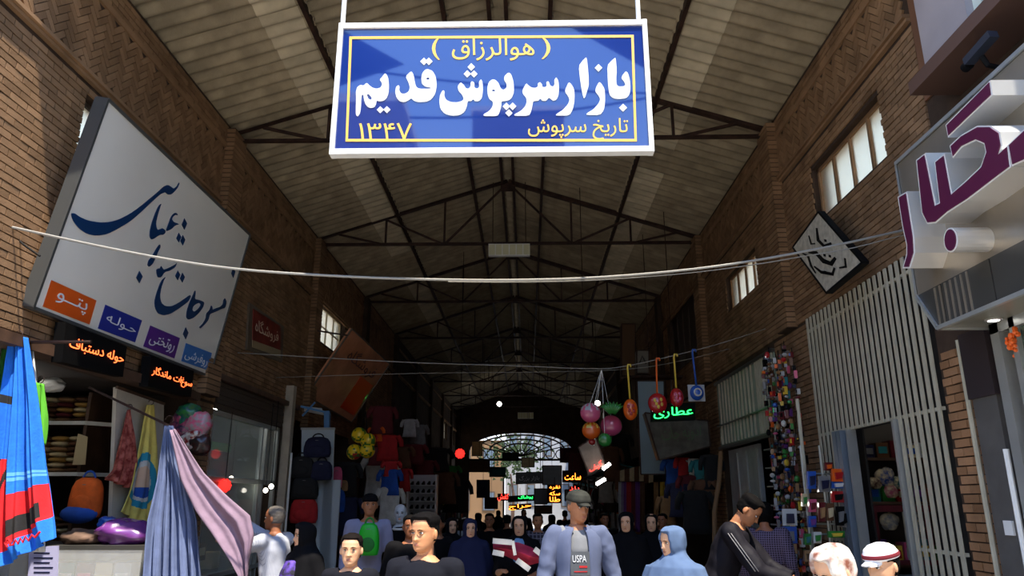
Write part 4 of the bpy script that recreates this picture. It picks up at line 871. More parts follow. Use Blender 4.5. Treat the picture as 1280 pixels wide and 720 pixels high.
# ------------------------------------------------------------ left shop C: bags and balls
f = lambda px, py: W(px, py, Y=13.7)
t = thing('display_board', 'white display board with dark bags hung on it', 'panel', f(395, 720)); MB().prism([[f(374, 725), f(412, 725), f(418, 537), f(377, 537)]], (0, .04, 0)).build('board', mat('board_white', srgb(196, 208, 214), .5), t); MB().bar(f(376, 536), f(419, 536), .04).build('top_rail', m_alu, t)
MB().box((f(405, 600).x, 13.7, .2), (f(426, 600).x, 13.74, 2.1)).build('lower_panel', mat('board_white', (.1, .1, .1)), t)
for i, (px, py, w, h, c, l) in enumerate(((397, 559, .5, .36, 'navy', 'top of the dark stack on the white board'), (377, 584, .46, .38, 'black', 'second in the stack on the white board, on the left'), (402, 588, .4, .34, 'navy', 'second in the stack on the white board, on the right'), (381, 610, .5, .4, 'black', 'third down beside the white pole'), (380, 638, .5, .44, 'red', 'round one at the foot of the dark stack'))):
    bag('travel_bag', '%s travel bag, %s' % (c, l), W(px, py, Y=13.45), w, h, c, grp='bags on the white board')
bag('handbag', 'bright pink bag hanging right of the white display board', W(421, 597, Y=14.4), .22, .4, 'pink'); bag('handbag', 'light blue bag hanging below the pink one', W(422, 626, Y=14.4), .3, .42, 'blue')
bag('handbag', 'small tan bag between the pink and the blue bags', W(430, 607, Y=14.6), .16, .2, 'tan')
c0 = W(455, 556, Y=13.0)
for i, (px, py) in enumerate(((449, 544), (460, 551), (443, 565), (459, 563))):
    c = W(px, py, Y=13.0); t = thing('football', 'yellow football in the hanging cluster, %s' % ('topmost', 'half hidden in the middle', 'lower left with red patch', 'lower right')[i], 'ball', c, 'yellow footballs in a net'); b = MB().ell(c, .135, 20, 14); fs = b.f
    for q in range(len(fs)):
        cc_ = sum((Vector(b.v[v]) for v in fs[q]), Vector()) / len(fs[q]) - c; u = cc_.normalized(); b.m[q] = 1 if abs(sin(3 * u.x + 2 * u.z + i) * cos(3 * u.y - u.z)) < .22 else (2 if u.z < -.2 and u.x > .1 and i == 2 else 0)
    b.build('ball', [mat('ball_yellow', srgb(232, 196, 30), .3), mat('ball_green', srgb(60, 110, 40), .3), cm('red', 'plastic')], t, True); MB().tube([c, Vector((c0.x, c0.y, 3.25))], .006, 5).build('net_string', m_black, t)
q = W(388, 515, Y=13.9); t = thing('canopy_frame', 'blue and white tent frame peak over the bag stall', 'frame', q)
MB().bar(W(376, 508, Y=14), W(410, 516, Y=14), .04).bar(W(378, 520, Y=14), W(394, 503, Y=14), .03).bar(W(409, 514, Y=14), W(409, 540, Y=14), .1).build('struts', mat('light_blue_paint', srgb(90, 140, 190), .5), t); MB().prism([[W(380, 508, Y=14.1), W(402, 510, Y=14.1), W(405, 519, Y=14.1), W(380, 514, Y=14.1)]], (0, .02, 0)).build('plastic_sheet', cm('white', 'plastic'), t)
# hanging clothes and goods deeper on the left
GL = [(432, 600, 15, 'black', .5, .7), (432, 645, 14.5, 'navy', .5, .7), (470, 543, 16, 'orange', .3, .3), (484, 560, 16, 'red', .5, .55), (472, 570, 16, 'maroon', .4, .4), (500, 572, 18, 'brown', .6, .5), (516, 568, 19, 'maroon', .6, .5), (489, 586, 15, 'red', .3, .3), (487, 603, 15, 'blue', .42, .5), (487, 632, 15, 'white', .45, .7), (474, 600, 17, 'white', .7, 1.1), (506, 600, 17, 'red', .28, .5), (530, 590, 20, 'maroon', .6, .6), (545, 575, 22, 'black', .8, .7), (556, 610, 22, 'brown', .7, .9), (570, 620, 24, 'black', .8, 1.0), (560, 592, 25, 'green', .7, .5), (522, 545, 20, 'grey', .5, .6), (512, 535, 19, 'silver', .35, .45), (478, 525, 16, 'maroon', .5, .6)]
places = ['on the left of the bag stall', 'below the first black garment', 'above the footballs', 'right of the yellow footballs', 'beneath the orange cluster', 'in the dim middle of the left row', 'further down the left row', 'just above the blue shirt', 'over the white trousers', 'below the blue shirt', 'beside the standing shop dummy', 'between the blue shirt and the shoe rack', 'above the shoe rack', 'over the right of the shoe rack', 'right of the shoe rack', 'deep right of the shoe rack', 'under the red star lamp', 'in a clear bag high up', 'in the paler clear bag high up', 'high under the perspex sign']
for i, (px, py, Y, c, w, h) in enumerate(GL):
    q = W(px, py, Y=Y); q.z += h / 2; garment('hanging_garment', '%s garment hanging %s' % (c, places[i]), q, w, h, c, grp='clothes hung along the left stalls', facing=.3 * sin(i * 2.1))
t = thing('shoe_rack', 'white rack with rows of dark shoes on the left side', 'shelf', W(528, 645, Y=19)); f = lambda px, py: W(px, py, Y=19)
a, c = f(510, 600), f(545, 600); rows = [f(520, y).z for y in (606, 616, 626, 636, 646, 656)]
for z in rows: MB().box((a.x, 19, z - .015), (c.x, 19.35, z)).build('shelf', m_white, t)
for x in (a.x, c.x): MB().box((x - .02, 19, 0), (x + .02, 19.35, rows[0] + .25)).build('side_panel', m_white, t)
MB().box((a.x, 19.33, 0), (c.x, 19.35, rows[0] + .25)).build('back_panel', mat('shoe_back', srgb(200, 200, 205), .6), t)
for z in rows[:5]:
    for k in range(5):
        x = a.x + .09 + k * (c.x - a.x - .14) / 4; o = MB().loft([[Vector((x + sx * w, 19.02 + y, z + .003 + h_ * hh)) for sx, hh in ((-1, 0), (-1, .8), (0, 1), (1, .8), (1, 0))] for y, w, h_ in ((0, .02, .03), (.04, .036, .05), (.12, .034, .06), (.2, .032, .1), (.24, .02, .09))]).build('shoe', cm('black', 'plastic'), loc=(x, 19.02, z), smooth=True); tag(o, 'dark shoe in a row on the white shoe rack', 'shoe', 'shoes on the white rack')
lamp_ball(575, 567, 17.5, .1, 'red', 'glowing red star lantern hanging over the left row', 1.5, 7.75)
# ------------------------------------------------------------ big drapes beside the man
f = lambda px, py: W(px, py, Y=7.08)
m_dr = mat('blue_grey_drape', srgb(98, 112, 150), .85, var=.1, scale=10, bump=.15); m_pu = mat('mauve_cloth', srgb(134, 112, 132), .85, var=.08, scale=10, bump=.15)
t = thing('hanging_drape', 'long blue grey cloth hanging in folds beside the towel shop', 'cloth', f(205, 530)); drape('cloth', [f(*p) for p in ((206, 532), (198, 600), (188, 650), (183, 720), (178, 900))], [f(*p) for p in ((216, 532), (234, 600), (247, 650), (252, 720), (258, 900))], (0, -1, 0), [m_dr], t, nx=60, ny=40, folds=6, amp=.05); b = MB(); hook(b, f(211, 530), .04); b.bar(f(211, 532), f(211, 532) + Vector((-.95, .2, .4)), .02); b.build('hook_arm', m_steel, t)
f1 = lambda px, py: W(px, py, Y=6.95)
t = thing('mauve_cloth', 'mauve fabric held out by the man in the white shirt', 'cloth', f1(214, 536)); drape('cloth', [f1(*p) for p in ((212, 538), (226, 600), (246, 640), (268, 670), (288, 700), (300, 722), (304, 745))], [f1(*p) for p in ((219, 536), (254, 590), (284, 620), (312, 644), (317, 668), (311, 700), (308, 745))], (0, -1, .2), [m_pu], t, nx=40, ny=40, folds=1.4, amp=.03)
# ------------------------------------------------------------ right: slatted grilles
m_slat = mat('cream_slat', srgb(186, 181, 160), .5, var=.1, scale=4); m_board = mat('dark_board', srgb(34, 32, 32), .6)  # second one: near-black backing sheet behind the slats
g = thing('slat_grille', 'tall cream slatted metal grille with a doorway on the right side', 'grille', (XR, 7.85, 0)); X = XR - .04; i = 0; y = 6.5
slat_hi = boxmesh('slat', (-.007, -.026, 2.5), (.007, .026, 3.97), m_slat); slat_lo = boxmesh('slat', (-.007, -.026, .05), (.007, .026, 3.97), m_slat)
while y < 9.25:
    door = 7.3 < y < 8.42; piece('slat', slat_hi if door else slat_lo, g, (X - XR, y - 7.85, 0)); y += .118
for z in (3.8, 2.5, 1.3): 
    for (a, c) in (((6.48, 9.25),) if z > 2 else ((6.48, 7.28), (8.44, 9.25))): MB().box((X + .01, a, z), (X + .045, c, z + .03)).build('rail', m_slat, g)
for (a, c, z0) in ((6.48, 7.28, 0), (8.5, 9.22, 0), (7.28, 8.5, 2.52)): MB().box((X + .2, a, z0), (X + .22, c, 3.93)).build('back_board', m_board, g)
t = thing('door_frame', 'blue grey metal door post of the slatted shopfront', 'door', (XR, 8.42, 0))
for k, (y, w, m) in enumerate(((8.44, .1, mat('blue_grey_metal', srgb(120, 134, 150), .35, metal=.4)), (8.56, .1, mat('blue_grey_metal', (.1, .1, .1))), (8.34, .035, m_alu), (7.27, .04, m_alu))): MB().box((3.5 if k < 2 else 3.54, y, 0), (3.64, y + w, 2.5)).build('post', m, t)
# goods behind the doorway
SYD = 8.75; f = lambda px, py: W(px, py, Y=SYD); zs = [f(1120, 572).z, f(1120, 627).z, f(1120, 706).z]; xa, xb = 3.85, 5.6
sh = thing('shop_shelving', 'dark shelves of bright packs seen through the doorway of the slatted shop', 'shelf', (4.6, 9.0, 0))
for z in zs: MB().box((xa, SYD, z - .03), (xb, 9.2, z)).build('shelf', m_wood, sh)
MB().box((xa, 9.2, 0), (xb, 9.22, 3.2)).build('back_panel', mat('shelf_back', srgb(86, 80, 74), .7), sh)
MB().box((xa, SYD - .03, zs[2]), (xb, SYD, zs[2] + .05)).box((xa, SYD - .03, zs[1] - .11), (xb, SYD, zs[1] - .04)).build('red_trim', cm('maroon'), sh)
for px in (1094, 1133, 1160): q = f(px, 660); MB().box((q.x - .025, SYD - .035, zs[2]), (q.x + .025, SYD, zs[1] - .05)).build('cabinet_post', mat('cream_slat', (.1, .1, .1)) if px == 1133 else cm('maroon'), sh)
MB().box((xa, SYD - .02, .1), (xb, SYD, zs[2] - .1)).build('lower_door', mat('blue_grey_metal', (.1, .1, .1)), sh)
tubelight((4.4, 8.0, 3.6), 1.2, 'white tube light on the ceiling of the slatted shop', e=16)
cl = ['navy', 'blue', 'pink', 'brown', 'grey', 'teal', 'maroon', 'blue', 'green', 'cream', 'purple', 'red', 'silver', 'yellow']
for r, z in enumerate(zs):
    for k in range(9):
        x = 3.98 + k * .165; c = cl[(k * 3 + r * 5) % 14]; h = (.2, .2, .26)[r] * (.75 + .25 * ((k * 7 + r) % 3) / 2)
        t = thing('toy_box', '%s toy box on the %s shelf behind the slatted doorway, %s from the left' % (c, ('upper', 'middle', 'lower')[r], order[k] if k else 'first'), 'box', (x, 8.95, z), 'toy boxes behind the doorway')
        MB().box((x - .07, 8.85, z), (x + .07, 9.05, z + h)).build('carton', cm(c, 'plastic'), t); MB().box((x - .05, 8.844, z + h * .3), (x + .05, 8.85, z + h * .75)).build('print', cm(cl[(k + r * 3 + 4) % 14], 'plastic'), t)
for i, (px, py, c, r) in enumerate(((1107, 596, 'blue', .11), (1124, 603, 'teal', .08), (1094, 604, 'maroon', .07), (1114, 614, 'pink', .08), (1112, 652, 'silver', .1), (1146, 655, 'grey', .09))):
    crumple('soft_toy', '%s soft toy in the slatted shop, %s' % (c, ('largest and bluest above the middle shelf', 'right of the blue one', 'left of the blue one', 'under the blue one', 'behind the lower cabinet glass', 'right one in the lower cabinet')[i]), W(px, py, Y=8.8), (r, .05, r), mat('plush_' + c, PAL[c], .8, var=.5, scale=18, col2=PAL['cream']), 'toy', 20 + i)
# second grille, glazed, further on
g = thing('glazed_grille', 'pale glazed grille panel with thin white slats, green neon reflection painted into the pane', 'grille', (XR, 12.2, 2.7)); X = XR - .05
MB().box((X + .02, 10.6, 2.68), (X + .035, 13.95, 3.84)).build('pane', mat('green_grey_pane', srgb(146, 166, 152), .12, coat=.6, var=.12, scale=2), g); k = 0  # green reflection of the neon is put into the pane colour
for y in [10.65 + .1 * q for q in range(9)] + [11.7 + .2 * q for q in range(11)]: MB().box((X - .01, y, 2.72), (X + .015, y + .03, 3.82)).build('slat', m_slat, g)
for z in (2.64, 3.05, 3.82): MB().box((X - .03, 10.58, z), (X + .04, 13.97, z + (.05 if z != 3.05 else .02))).build('rail', m_dkp, g)
# shop below it
f = PX(XR + .1); t = thing('metal_door_panel', 'grey metal door leaf standing open in the right shop beyond the toys', 'door', (XR + .1, 12.9, 0)); MB().box((XR + .08, 12.1, 0), (XR + .13, 13.9, 2.62)).build('leaf', mat('grey_door', srgb(160, 164, 166), .5, metal=.1, var=.15, scale=3), t)
for y in (12.15, 12.75, 13.3): MB().box((XR + .06, y, .1), (XR + .08, y + .04, 2.55)).build('rib', m_alu, t)
MB().box((XR + .04, 12.2, 1.0), (XR + .08, 12.24, 1.3)).build('handle', m_steel, t)
tag(MB().tube([W(901, 565, Y=11.8), W(899, 600, Y=11.7), W(893, 640, Y=11.6), Vector((W(888, 700, Y=11.5).x, 11.5, 0))], .035, 8).build('wooden_pole', mat('tan_wood', srgb(132, 98, 62), .7)), 'tan wooden pole leaning beside the grey metal door', 'pole')
sh = thing('goods_rack', 'pale wall rack of small goods inside the right shop', 'shelf', (4.2, 11.3, 0)); q0 = W(940, 600, Y=12.0)
for i in range(6): z = 1.1 + i * .28; MB().box((3.75, 10.9, z), (4.3, 12.0, z + .02)).build('shelf', m_alu, sh)
MB().box((4.3, 10.7, 0), (4.34, 12.05, 2.8)).build('back_panel', mat('pale_back', srgb(150, 144, 136), .7), sh)
for i in range(24): r, k = divmod(i, 4); c = cl[(i * 5) % 14]; y = 11.05 + k * .24; z = 1.12 + r * .28; tag(box_pack(MB(), (3.95, y, z + .08), .3, .16, .16).build('small_box', cm(c, 'plastic'), loc=(3.95, y, z)), '%s small box on the pale goods rack, row %s up, %s along' % (c, ('one', 'two', 'three', 'four', 'five', 'six')[r], ('first', 'second', 'third', 'fourth')[k]), 'box', 'small boxes on the goods rack')
# ------------------------------------------------------------ columns of hanging toys on the brick pier between the grilles
rt = random.Random(11)
bright = ['red', 'blue', 'silver', 'green', 'orange', 'purple', 'white', 'pink', 'yellow', 'teal', 'black', 'maroon', 'brown', 'navy', 'grey', 'tan', 'black', 'brown', 'black', 'silver', 'maroon', 'black', 'grey', 'brown', 'silver']
poses = ['leftmost', 'second from left', 'third from left', 'fourth from left', 'fifth from left', 'sixth from left', 'seventh from left', 'eighth from left', 'rightmost']
for k in range(9):
    Y = 10.45 - k * .13; Xs = 3.42 - .08 * (k % 2); top = 3.72 - .07 * (k % 3)
    t = thing('toy_strip', 'hanging strip of small toy packets on the right brick pier, ' + poses[k], 'toys', (Xs, Y, top), 'toy strips on the brick pier')
    MB().tube([(Xs, Y, top + .06), (Xs, Y, .75)], .006, 4).build('cord', m_black, t); z = top
    while z > .9:
        h = rt.choice((.04, .055, .07, .1)); w = rt.choice((.03, .05, .07)); c = rt.choice(bright)
        a = rt.uniform(-.5, .5); M = Matrix.Translation((Xs + rt.uniform(-.03, .03), Y, z - h / 2)) @ Matrix.Rotation(a, 4, 'Z')
        if rt.random() < .4: MB().ell((0, 0, 0), (.035, w * .6, h * .45), 8, 6, M=None).build('packet', cm(c, 'plastic'), t); o = t.children[-1]; o.location = M.translation - t.location; o.rotation_euler = (0, 0, a); 
        else: o = MB().box((-.02, -w / 2, -h / 2), (.02, w / 2, h / 2), 0, M).box((-.024, -w * .3, -h * .2), (-.02, w * .3, h * .3), 1, M).build('packet', [cm(c, 'plastic'), cm(rt.choice(bright), 'plastic')], t)
        z -= h + rt.choice((.004, .01, .02))
for o in [o for o in bpy.data.objects if o.name.startswith('packet') and o.parent and abs(o.location.x) + abs(o.location.z) > 0]:
    wv = Vector(o.parent['_w'])     # ellipsoid packets: mesh was shifted by the thing's base already
    o.data.transform(Matrix.Translation(wv))
# blister packs on the post in front
sp = ['white', 'blue', 'tan', 'blue', 'maroon']; f = lambda px, py: W(px, py, Y=8.75)
t = thing('display_post', 'tall steel display post carrying blue and white blister packs', 'stand', (f(1000, 640).x, 8.8, 0)); a = f(999, 640).x
MB().tube([(a + .13, 8.8, 0), (a + .13, 8.8, 2.9)], .022, 8).build('pole', m_slat, t); MB().box((a - .15, 8.65, 0), (a + .35, 9.0, .04)).build('base', m_dkp, t)
for i, (y0, y1, c, c2, n) in enumerate(((636, 657, 'white', 'navy', 'white card with blue print'), (658, 679, 'blue', 'grey', 'blue card'), (680, 692, 'tan', 'orange', 'tan card'), (693, 711, 'white', 'blue', 'pale blue card'), (712, 730, 'maroon', 'red', 'dark red card'))):
    b = MB().prism([[f(978, y1), f(996, y1), f(995, y0), f(977, y0)]], (0, -.02, 0)); b.prism([[f(982, y1 - 3), f(992, y1 - 3), f(991, y0 + 6), f(982, y0 + 6)]], (0, -.045, 0), 1); b.build('blister_pack', [cm(c, 'plastic'), cm(c2, 'plastic')], t, label=n)
MB().tube([f(987, 634), Vector((a + .13, 8.8, 2.85))], .005, 5).build('cord', m_black, t)
f = lambda px, py: W(px, py, Y=8.6); t = thing('toy_stand', 'crowded wire stand of toy packets beside the slatted grille', 'stand', (f(1040, 700).x, 8.6, 0)); x0, x1 = f(1012, 650).x, f(1061, 650).x
for x in (x0, (x0 + x1) / 2, x1): MB().tube([(x, 8.65, 0), (x, 8.65, 2.35)], .012, 6).build('upright', m_alu, t)
for z in (f(1030, 655).z, f(1030, 668).z, f(1030, 592).z, .5): MB().tube([(x0, 8.65, z), (x1, 8.65, z)], .01, 6).build('rail', m_alu, t)
for i, (px, py, w, h, c, c2) in enumerate(((1048, 594, 15, 16, 'orange', 'red'), (1048, 606, 17, 9, 'blue', 'white'), (1048, 621, 15, 14, 'red', 'black'), (1031, 605, 14, 20, 'grey', 'navy'), (1015, 600, 10, 22, 'blue', 'navy'), (1016, 632, 9, 16, 'pink', 'maroon'), (1016, 652, 9, 14, 'blue', 'purple'), (1006, 625, 6, 16, 'cream', 'green'), (1028, 640, 9, 24, 'maroon', 'tan'), (1038, 640, 9, 22, 'brown', 'cream'), (1051, 645, 9, 24, 'black', 'grey'), (1056, 647, 8, 24, 'grey', 'black'), (1046, 668, 20, 8, 'green', 'yellow'), (1022, 672, 10, 14, 'white', 'green'), (1010, 674, 8, 14, 'green', 'teal'), (1030, 690, 12, 14, 'black', 'navy'), (1012, 695, 12, 14, 'tan', 'brown'), (1036, 583, 9, 10, 'maroon', 'orange'), (1040, 706, 16, 12, 'teal', 'black'))):
    Yp = 8.5 + .02 * (i % 3); q = lambda X_, Y_: W(X_, Y_, Y=Yp); b = MB().prism([[q(px - w / 2, py + h / 2), q(px + w / 2, py + h / 2), q(px + w / 2, py - h / 2), q(px - w / 2, py - h / 2)]], (0, .05, 0)); b.prism([[q(px - w / 4, py + h / 3), q(px + w / 4, py + h / 4), q(px + w / 3, py - h / 4), q(px - w / 3, py - h / 5)]], (0, -.03, 0), 1)
    b.build('toy_packet', [cm(c, 'plastic'), cm(c2, 'plastic')], t, label='%s toy packet' % c)
# ------------------------------------------------------------ near right: posts, pipe, door frame
tag(MB().tube([(3.54, 5.99, 0), (3.54, 5.99, 3.01)], .022, 8).build('drain_pipe', m_slat), 'thin cream pipe running up the brick pier under the metal fascia', 'pipe')
t = thing('grey_post', 'dark grey timber post with a white socket beside the brick pier', 'post', (3.55, 5.6, 0)); MB().box((3.46, 5.5, 0), (3.61, 5.8, 2.5)).build('shaft', mat('grey_post_paint', srgb(86, 84, 82), .6, var=.12, scale=5), t); MB().box((3.44, 5.48, 2.5), (3.61, 5.82, 3.01)).build('head_block', mat('dark_brown_block', srgb(44, 36, 40), .6), t)
q = W(1262, 660, X=3.455); MB().box((3.445, q.y - .05, q.z - .05), (3.46, q.y + .05, q.z + .05)).build('socket', m_white, t)
t = thing('glass_door', 'glass door with pale metal frame under the fascia at the right edge', 'door', (3.45, 4.8, 0))
for y, w in ((5.28, .1), (5.1, .06), (4.2, .08)): MB().box((3.42, y, 0), (3.5, y + w, 3.0)).build('frame_post', m_alu, t)
MB().box((3.42, 4.2, 2.92), (3.5, 5.38, 3.01)).build('frame_rail', m_alu, t); MB().box((3.455, 4.25, 0), (3.465, 5.1, 2.92)).build('pane', mat('green_tint_glass', srgb(90, 108, 96), .04, alpha=.6, spec=.8), t)
MB().tube([(3.42, 5.44, .9), (3.42, 5.44, 2.1)], .02, 8).build('pull_handle', m_white, t)
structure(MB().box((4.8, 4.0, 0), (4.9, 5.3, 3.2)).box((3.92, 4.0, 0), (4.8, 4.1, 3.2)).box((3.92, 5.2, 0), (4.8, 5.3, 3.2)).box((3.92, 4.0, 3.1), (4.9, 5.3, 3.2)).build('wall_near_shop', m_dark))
b = MB(); q = W(1265, 428, X=3.40); rn = random.Random(2)
for i in range(22): b.ell(q + Vector((rn.uniform(-.03, .03), rn.uniform(-.05, .05), rn.uniform(-.1, .1))), rn.uniform(.012, .024), 6, 4)
tag(b.build('red_flowers', cm('orange', 'plastic'), kind='stuff'), 'small bunch of orange red flowers hung at the glass door frame', 'flowers')
# ------------------------------------------------------------ toys on the string
def strpt(px):
    for a, c in zip(STR, STR[1:]):
        if a[0] <= px <= c[0]: t = (px - a[0]) / (c[0] - a[0]); return W(px, a[1] + (c[1] - a[1]) * t, Y=10.75)
for i, (px, bx, by, rx, rz, cs, cd, ce, lab) in enumerate(((786, 788, 512, .105, .155, 'yellow', 'orange', 'red', 'orange oval inflatable hanging from a yellow strap, leftmost on the string'), (822, 822, 504, .14, .145, 'orange', 'red', 'yellow', 'red round inflatable with yellow dots on a red strap'), (844, 846, 497, .1, .14, 'yellow', 'red', 'pink', 'pink and red oval inflatable on a yellow strap'), (867, 871, 491, .1, .11, 'blue', 'blue', 'white', 'blue ringed inflatable on a blue strap, rightmost on the string'))):
    top = strpt(px); c = W(bx, by, Y=10.7); t = thing('inflatable_toy', lab, 'toy', c, 'inflatables on the string'); MB().ell(c, (rx, .07, rz), 18, 12).build('body', mat('glossy_' + cd, PAL[cd], .25, coat=.6), t, True)
    b = MB()
    if cd == 'blue': b.tube([c + Vector((.05 * cos(a), -.07, .05 * sin(a))) for a in [2 * pi * q / 12 for q in range(13)]], .012, 5)
    else:
        for (dx, dz) in ((-.35, .25), (.3, .3), (0, -.4), (-.2, -.1), (.35, -.15)): b.ell(c + Vector((dx * rx, -.062, dz * rz)), (.022, .012, .03), 8, 6)
    b.build('print', cm(ce, 'plastic'), t, True); b = MB()
    b.tube([top + Vector((.03, 0, -.02)), top + Vector((.02, 0, .02)), top + Vector((-.01, 0, .02)), top + Vector((-.02, 0, -.03)), c + Vector((0, 0, rz))], .014, 7); b.build('strap', mat('strap_' + cs, PAL[cs], .4), t, True)
    if cd == 'blue': MB().box((c.x - .12, c.y + .02, c.z - .12), (c.x + .12, c.y + .04, c.z + .12)).build('backing_card', cm('silver', 'plastic'), t)
top = W(752, 462, Y=10.75)
for px, py, r, c, lab in ((738, 516, .15, 'pink', 'white and pink foil balloon at the upper left of the cluster'), (739, 538, .135, 'orange', 'striped red and yellow balloon at the left of the cluster'), (764, 532, .16, 'pink', 'round pink balloon at the right of the cluster'), (756, 550, .1, 'green', 'green foil balloon at the bottom of the cluster'), (740, 552, .05, 'red', 'tiny red balloon under the striped one')):
    q = W(px, py, Y=10.8 + .1 * (px % 3)); t = thing('balloon', lab, 'balloon', q, 'balloon cluster'); b = MB().ell(q, (r, r * .55, r * .95), 20, 14)
    for k in range(len(b.f)):
        cz_ = sum((Vector(b.v[v]) for v in b.f[k]), Vector()) / len(b.f[k]) - q
        b.m[k] = (1 if cz_.z > .02 and int((cz_.x / r + 1) * 6) % 2 else 0) if c != 'pink' or r < .16 else 0
    b.build('skin', [mat('foil_%s_%d' % (c, int(r * 1000)), PAL[c] if not (c == 'pink' and r == .16) else srgb(190, 70, 110), .2, coat=.8), cm({'pink': 'silver', 'orange': 'yellow', 'green': 'green', 'red': 'red'}[c], 'plastic')], t, True); MB().tube([q + Vector((0, 0, r * .9)), top], .004, 4).build('ribbon', m_white, t)
q = W(765, 512, Y=10.75); t = thing('pineapple_toy', 'green spiky inflatable crown above the pink balloon', 'toy', q)
for i in range(8): a = -1.1 + i * .31; MB().tube([q + Vector((.03 * sin(a), 0, -.06)), q + Vector((.12 * sin(a), -.02, .06 * cos(a))), q + Vector((.2 * sin(a), 0, .12 * cos(a)))], [.022, .028, .004], 6).build('leaf', cm('green', 'plastic'), t, True)
# ------------------------------------------------------------ signs and neon further in
def neon(name, lab, quad, Y, s, col, case=True, tq=None, e=4, bold=.02):
    f = lambda p: W(p[0], p[1], Y=Y); m = mat('neon_' + col, {'green': (.02, 1, .12), 'orange': (1, .22, .02), 'red': (1, .03, .02), 'yellow': (1, .62, .05)}[col], emit=e)
    t = thing(name, lab, 'sign', f(quad[0]))
    if case: MB().prism([[f(p) for p in quad]], (0, .1, 0)).build('case', m_black, t)
    q = [f(p) + Vector((0, -.004, 0)) for p in (tq or quad)]; lettering(s, q, m, t, bold=bold, name='neon_lettering', depth=.01); MB().bar(q[3].lerp(q[2], .5) + Vector((0, .05, 0)), q[3].lerp(q[2], .5) + Vector((0, .05, .5)), .015).build('hanger', m_steel, t); return t
neon('neon_sign', 'black board with green neon writing under the hanging inflatables', ((814, 527), (869, 525), (869, 503), (814, 505)), 13, 'عطاری', 'green', tq=((817, 524), (866, 521), (866, 508), (817, 510)), e=3)
def panel(name, lab, quad, Y, m, th=.06, cat='sign', Y2=None):
    p = [W(q[0], q[1], Y=Y) for q in quad]; t = thing(name, lab, cat, p[0]); MB().prism([p], (0, th, 0)).build('panel', m, t); b = MB()
    for i in range(4): b.bar(p[i], p[(i + 1) % 4], .025, .05, (0, 1, 0))
    b.build('frame', m_steel, t)
    if cat == 'sign':
        zt_ = max(q.z for q in p); xs_ = [q.x for q in p if q.z > zt_ - .25] or [p[0].x]; x_ = sum(xs_) / len(xs_); MB().tube([(x_, Y + .03, zt_), (x_, Y + .03, zr(x_) + .06)], .008, 5).build('hanger_wire', m_steel, t)
    return t
panel('blue_grey_panel', 'tall pale blue panel standing behind the green neon sign', ((801, 593), (832, 593), (830, 476), (796, 476)), 15.5, mat('pale_blue_panel', srgb(140, 164, 178), .4))
t = panel('shop_light_box', 'tilted grey brown light box with green print under the neon sign', ((824, 575), (888, 558), (885, 526), (806, 516)), 14, mat('grey_brown_box', srgb(92, 90, 82), .4, var=.3, scale=6), .3)
lettering('ادویه جات', [W(p[0], p[1], Y=13.99) for p in ((830, 556), (876, 548), (876, 532), (824, 534))], mat('dull_green', srgb(90, 116, 84), .5), t)
t = panel('wall_unit', 'pale boxed unit mounted high on the right before the pillar', ((796, 467), (811, 467), (811, 438), (796, 438)), 17, mat('pale_unit', srgb(122, 118, 108), .6), .3, 'box'); MB().tube([W(799, 455, Y=16.98), W(803, 445, Y=16.98), W(808, 455, Y=16.98)], .02, 5).build('vent', m_dkp, t); MB().box((W(800, 468, Y=17).x - .2, 16.9, W(800, 470, Y=17).z - .05), (XR, 17.3, W(800, 470, Y=17).z)).build('bracket_shelf', m_steel, t)
panel('tan_pillar_box', 'tall tan box high on the right wall, left of the pale unit', ((777, 470), (794, 470), (794, 405), (777, 405)), 20, mat('tan_box', srgb(112, 82, 56), .7), .4, 'box')
neon('neon_sign', 'red and yellow neon sign above the man in the cap', ((703, 603), (728, 603), (728, 588), (703, 588)), 22, 'ساعت', 'orange', tq=((706, 600), (726, 600), (726, 591), (706, 592)), e=4)
t = neon('neon_sign', 'square neon board with three orange lines left of the cap', ((684, 629), (702, 629), (702, 606), (684, 606)), 20, 'طلا', 'orange', tq=((687, 627), (700, 627), (700, 621), (687, 621)))
for y in (619, 612): lettering('سکه' if y == 619 else 'نقره', [W(p[0], p[1], Y=19.995) for p in ((687, y), (700, y), (700, y - 5), (687, y - 5))], MATS['neon_orange'], t, name='neon_lettering')
neon('neon_sign', 'green neon strip in the middle distance', ((635, 628), (668, 626), (668, 618), (635, 620)), 24, 'پوشاک', 'green', tq=((648, 625), (666, 624), (666, 619), (648, 620)), e=5)
neon('neon_sign', 'small red neon sign left of the green strip', ((622, 626), (636, 626), (636, 617), (622, 617)), 25, 'کفش', 'red', e=4); neon('neon_sign', 'dim orange neon under the green strip', ((636, 638), (664, 636), (664, 629), (636, 631)), 24.5, 'حراج', 'orange', e=1.5)
neon('neon_sign', 'small multicolour neon sign right above the cap', ((712, 613), (724, 613), (724, 608), (712, 608)), 21, 'باز', 'red', e=3)
t = panel('dark_hanging_sign', 'dark hanging sign with pale writing at the centre of the hall', ((645, 605), (678, 604), (678, 590), (645, 591)), 27, mat('dark_sign', srgb(46, 52, 58), .4)); lettering('بازار بزرگ', [W(p[0], p[1], Y=26.98) for p in ((649, 602), (674, 601), (674, 594), (649, 595))], m_let, t)
panel('grey_banner', 'plain grey board hanging left of the orange neon', ((668, 630), (684, 630), (684, 611), (668, 611)), 21, mat('grey_banner', srgb(74, 76, 84), .6))
panel('white_banner', 'white poster wall with small red print beyond the dark hanging sign', ((678, 606), (702, 606), (702, 582), (678, 582)), 30, mat('white_banner', srgb(190, 196, 206), .6, var=.06))
t = panel('tilted_sign', 'tilted brown and silver sign lit red by neon, below the balloon cluster', ((736, 592), (757, 582), (744, 545), (723, 559)), 14, mat('silver_brown', srgb(134, 118, 106), .25, metal=.4, var=.3, scale=3)); 
